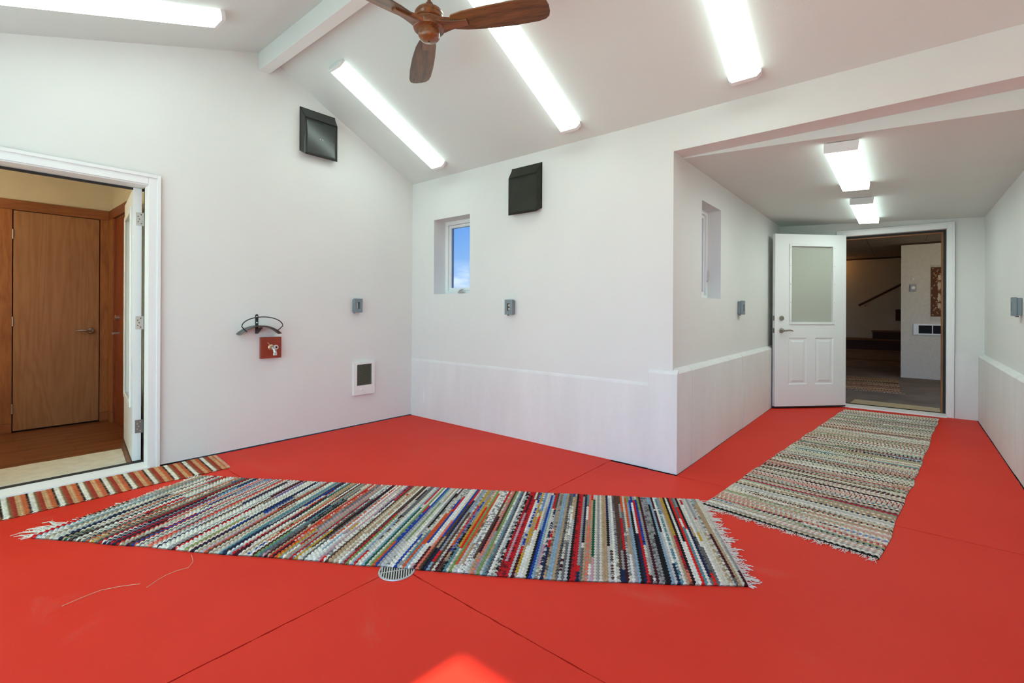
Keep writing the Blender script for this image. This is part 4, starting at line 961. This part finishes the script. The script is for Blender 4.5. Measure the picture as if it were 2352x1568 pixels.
fringe(rug2, (3.402, -0.447), (4.266, -0.562), (-0.13, -1.0), 200, 0.03, 0.06, r=0.0013, z0=0.006)
fringe(rug2, (3.792, 3.622), (4.66, 3.69), (-0.1, 1.0), 60, 0.015, 0.03, r=0.0016, z0=0.006)
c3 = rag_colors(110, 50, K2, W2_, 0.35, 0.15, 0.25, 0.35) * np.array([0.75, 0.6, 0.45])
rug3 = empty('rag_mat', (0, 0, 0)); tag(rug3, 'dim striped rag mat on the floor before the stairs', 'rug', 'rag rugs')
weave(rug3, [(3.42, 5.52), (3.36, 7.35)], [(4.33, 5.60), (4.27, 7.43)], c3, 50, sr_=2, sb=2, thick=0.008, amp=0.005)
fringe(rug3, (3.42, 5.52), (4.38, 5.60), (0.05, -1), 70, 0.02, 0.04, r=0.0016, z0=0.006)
PAL.update(SAVE)

# --- striped doormat along the left wall
mat_o = empty('striped_doormat', (0, 0, 0)); tag(mat_o, 'orange, red and white striped doormat along the white doorway sill', 'rug', 'rag rugs')
seqc = [('k', '2a1f1c'), ('w', 'e9e1d2'), ('w', 'e4dac8'), ('ol', '8a6b4a'), ('r', 'a8402c'), ('r', '9f3626'), ('t', 'c99a6b'), ('t', 'd0a377'), ('o', 'c9683f'), ('o', 'c4623a')]
P_ROW = 0.1195 / len(seqc); y_end = -2.022; nrow = int((3.62 - 2.022) / P_ROW)
C3 = np.zeros((nrow, 34, 3))
for r in range(nrow):
    y = y_end - (r + 0.5) * P_ROW
    ph = ((y - (-2.149 - P_ROW / 2)) % 0.1195) / 0.1195; k = int(ph * len(seqc)) % len(seqc)
    C3[r] = srgb(seqc[k][1])
    if seqc[k][0] == 'k': C3[r][rng.random(34) < 0.35] = srgb('6d5340')
    if r < 2: C3[r] = srgb('d6a585')
C3 *= rng.uniform(0.8, 1.12, (nrow, 34, 1))
yy_ = -2.022 - nrow * P_ROW
weave(mat_o, [(0.036, -2.022), (0.036, -2.5), (0.030, yy_)], [(0.447, -2.058), (0.452, -2.27), (0.440, -2.5), (0.455, -2.95), (0.452, yy_)], C3, 34, thick=0.008, amp=0.005, wav=0.48)

# --- plain mats beyond the doorways
def plain_mat(name, label, poly, z, h_, material):
    r = empty(name, (poly[0][0], poly[0][1], z)); tag(r, label, 'rug')
    ox, oy = poly[0]; MB().prism([(x - ox, y - oy) for x, y in poly], 'Z', 0.0, h_).build('pile', material, r, bevel=0.003)
    q = MB(); k = len(poly)
    cx = sum(p[0] for p in poly) / k - ox; cy = sum(p[1] for p in poly) / k - oy
    q.tube([(x - ox, y - oy, h_ * 0.6) for x, y in poly], h_ * 0.55, 6, closed=True); q.build('bound_edge', material, r, smooth=True)
pm = [(-0.165, -3.95), (-0.165, -2.56)]
for k in range(30): pm.append((-0.645 + random.uniform(-.006, .006), -2.50 - k * 0.05))
plain_mat('cream_runner', 'cream mat on the brown wood just inside the left doorway', pm, VZ, 0.008, 'cream_mat')
plain_mat('tan_doormat', 'tan strip mat just beyond the passage threshold', [(3.81, 4.16), (4.70, 4.12), (4.70, 4.50), (3.84, 4.56)], 0.0, 0.008, 'tan_mat')
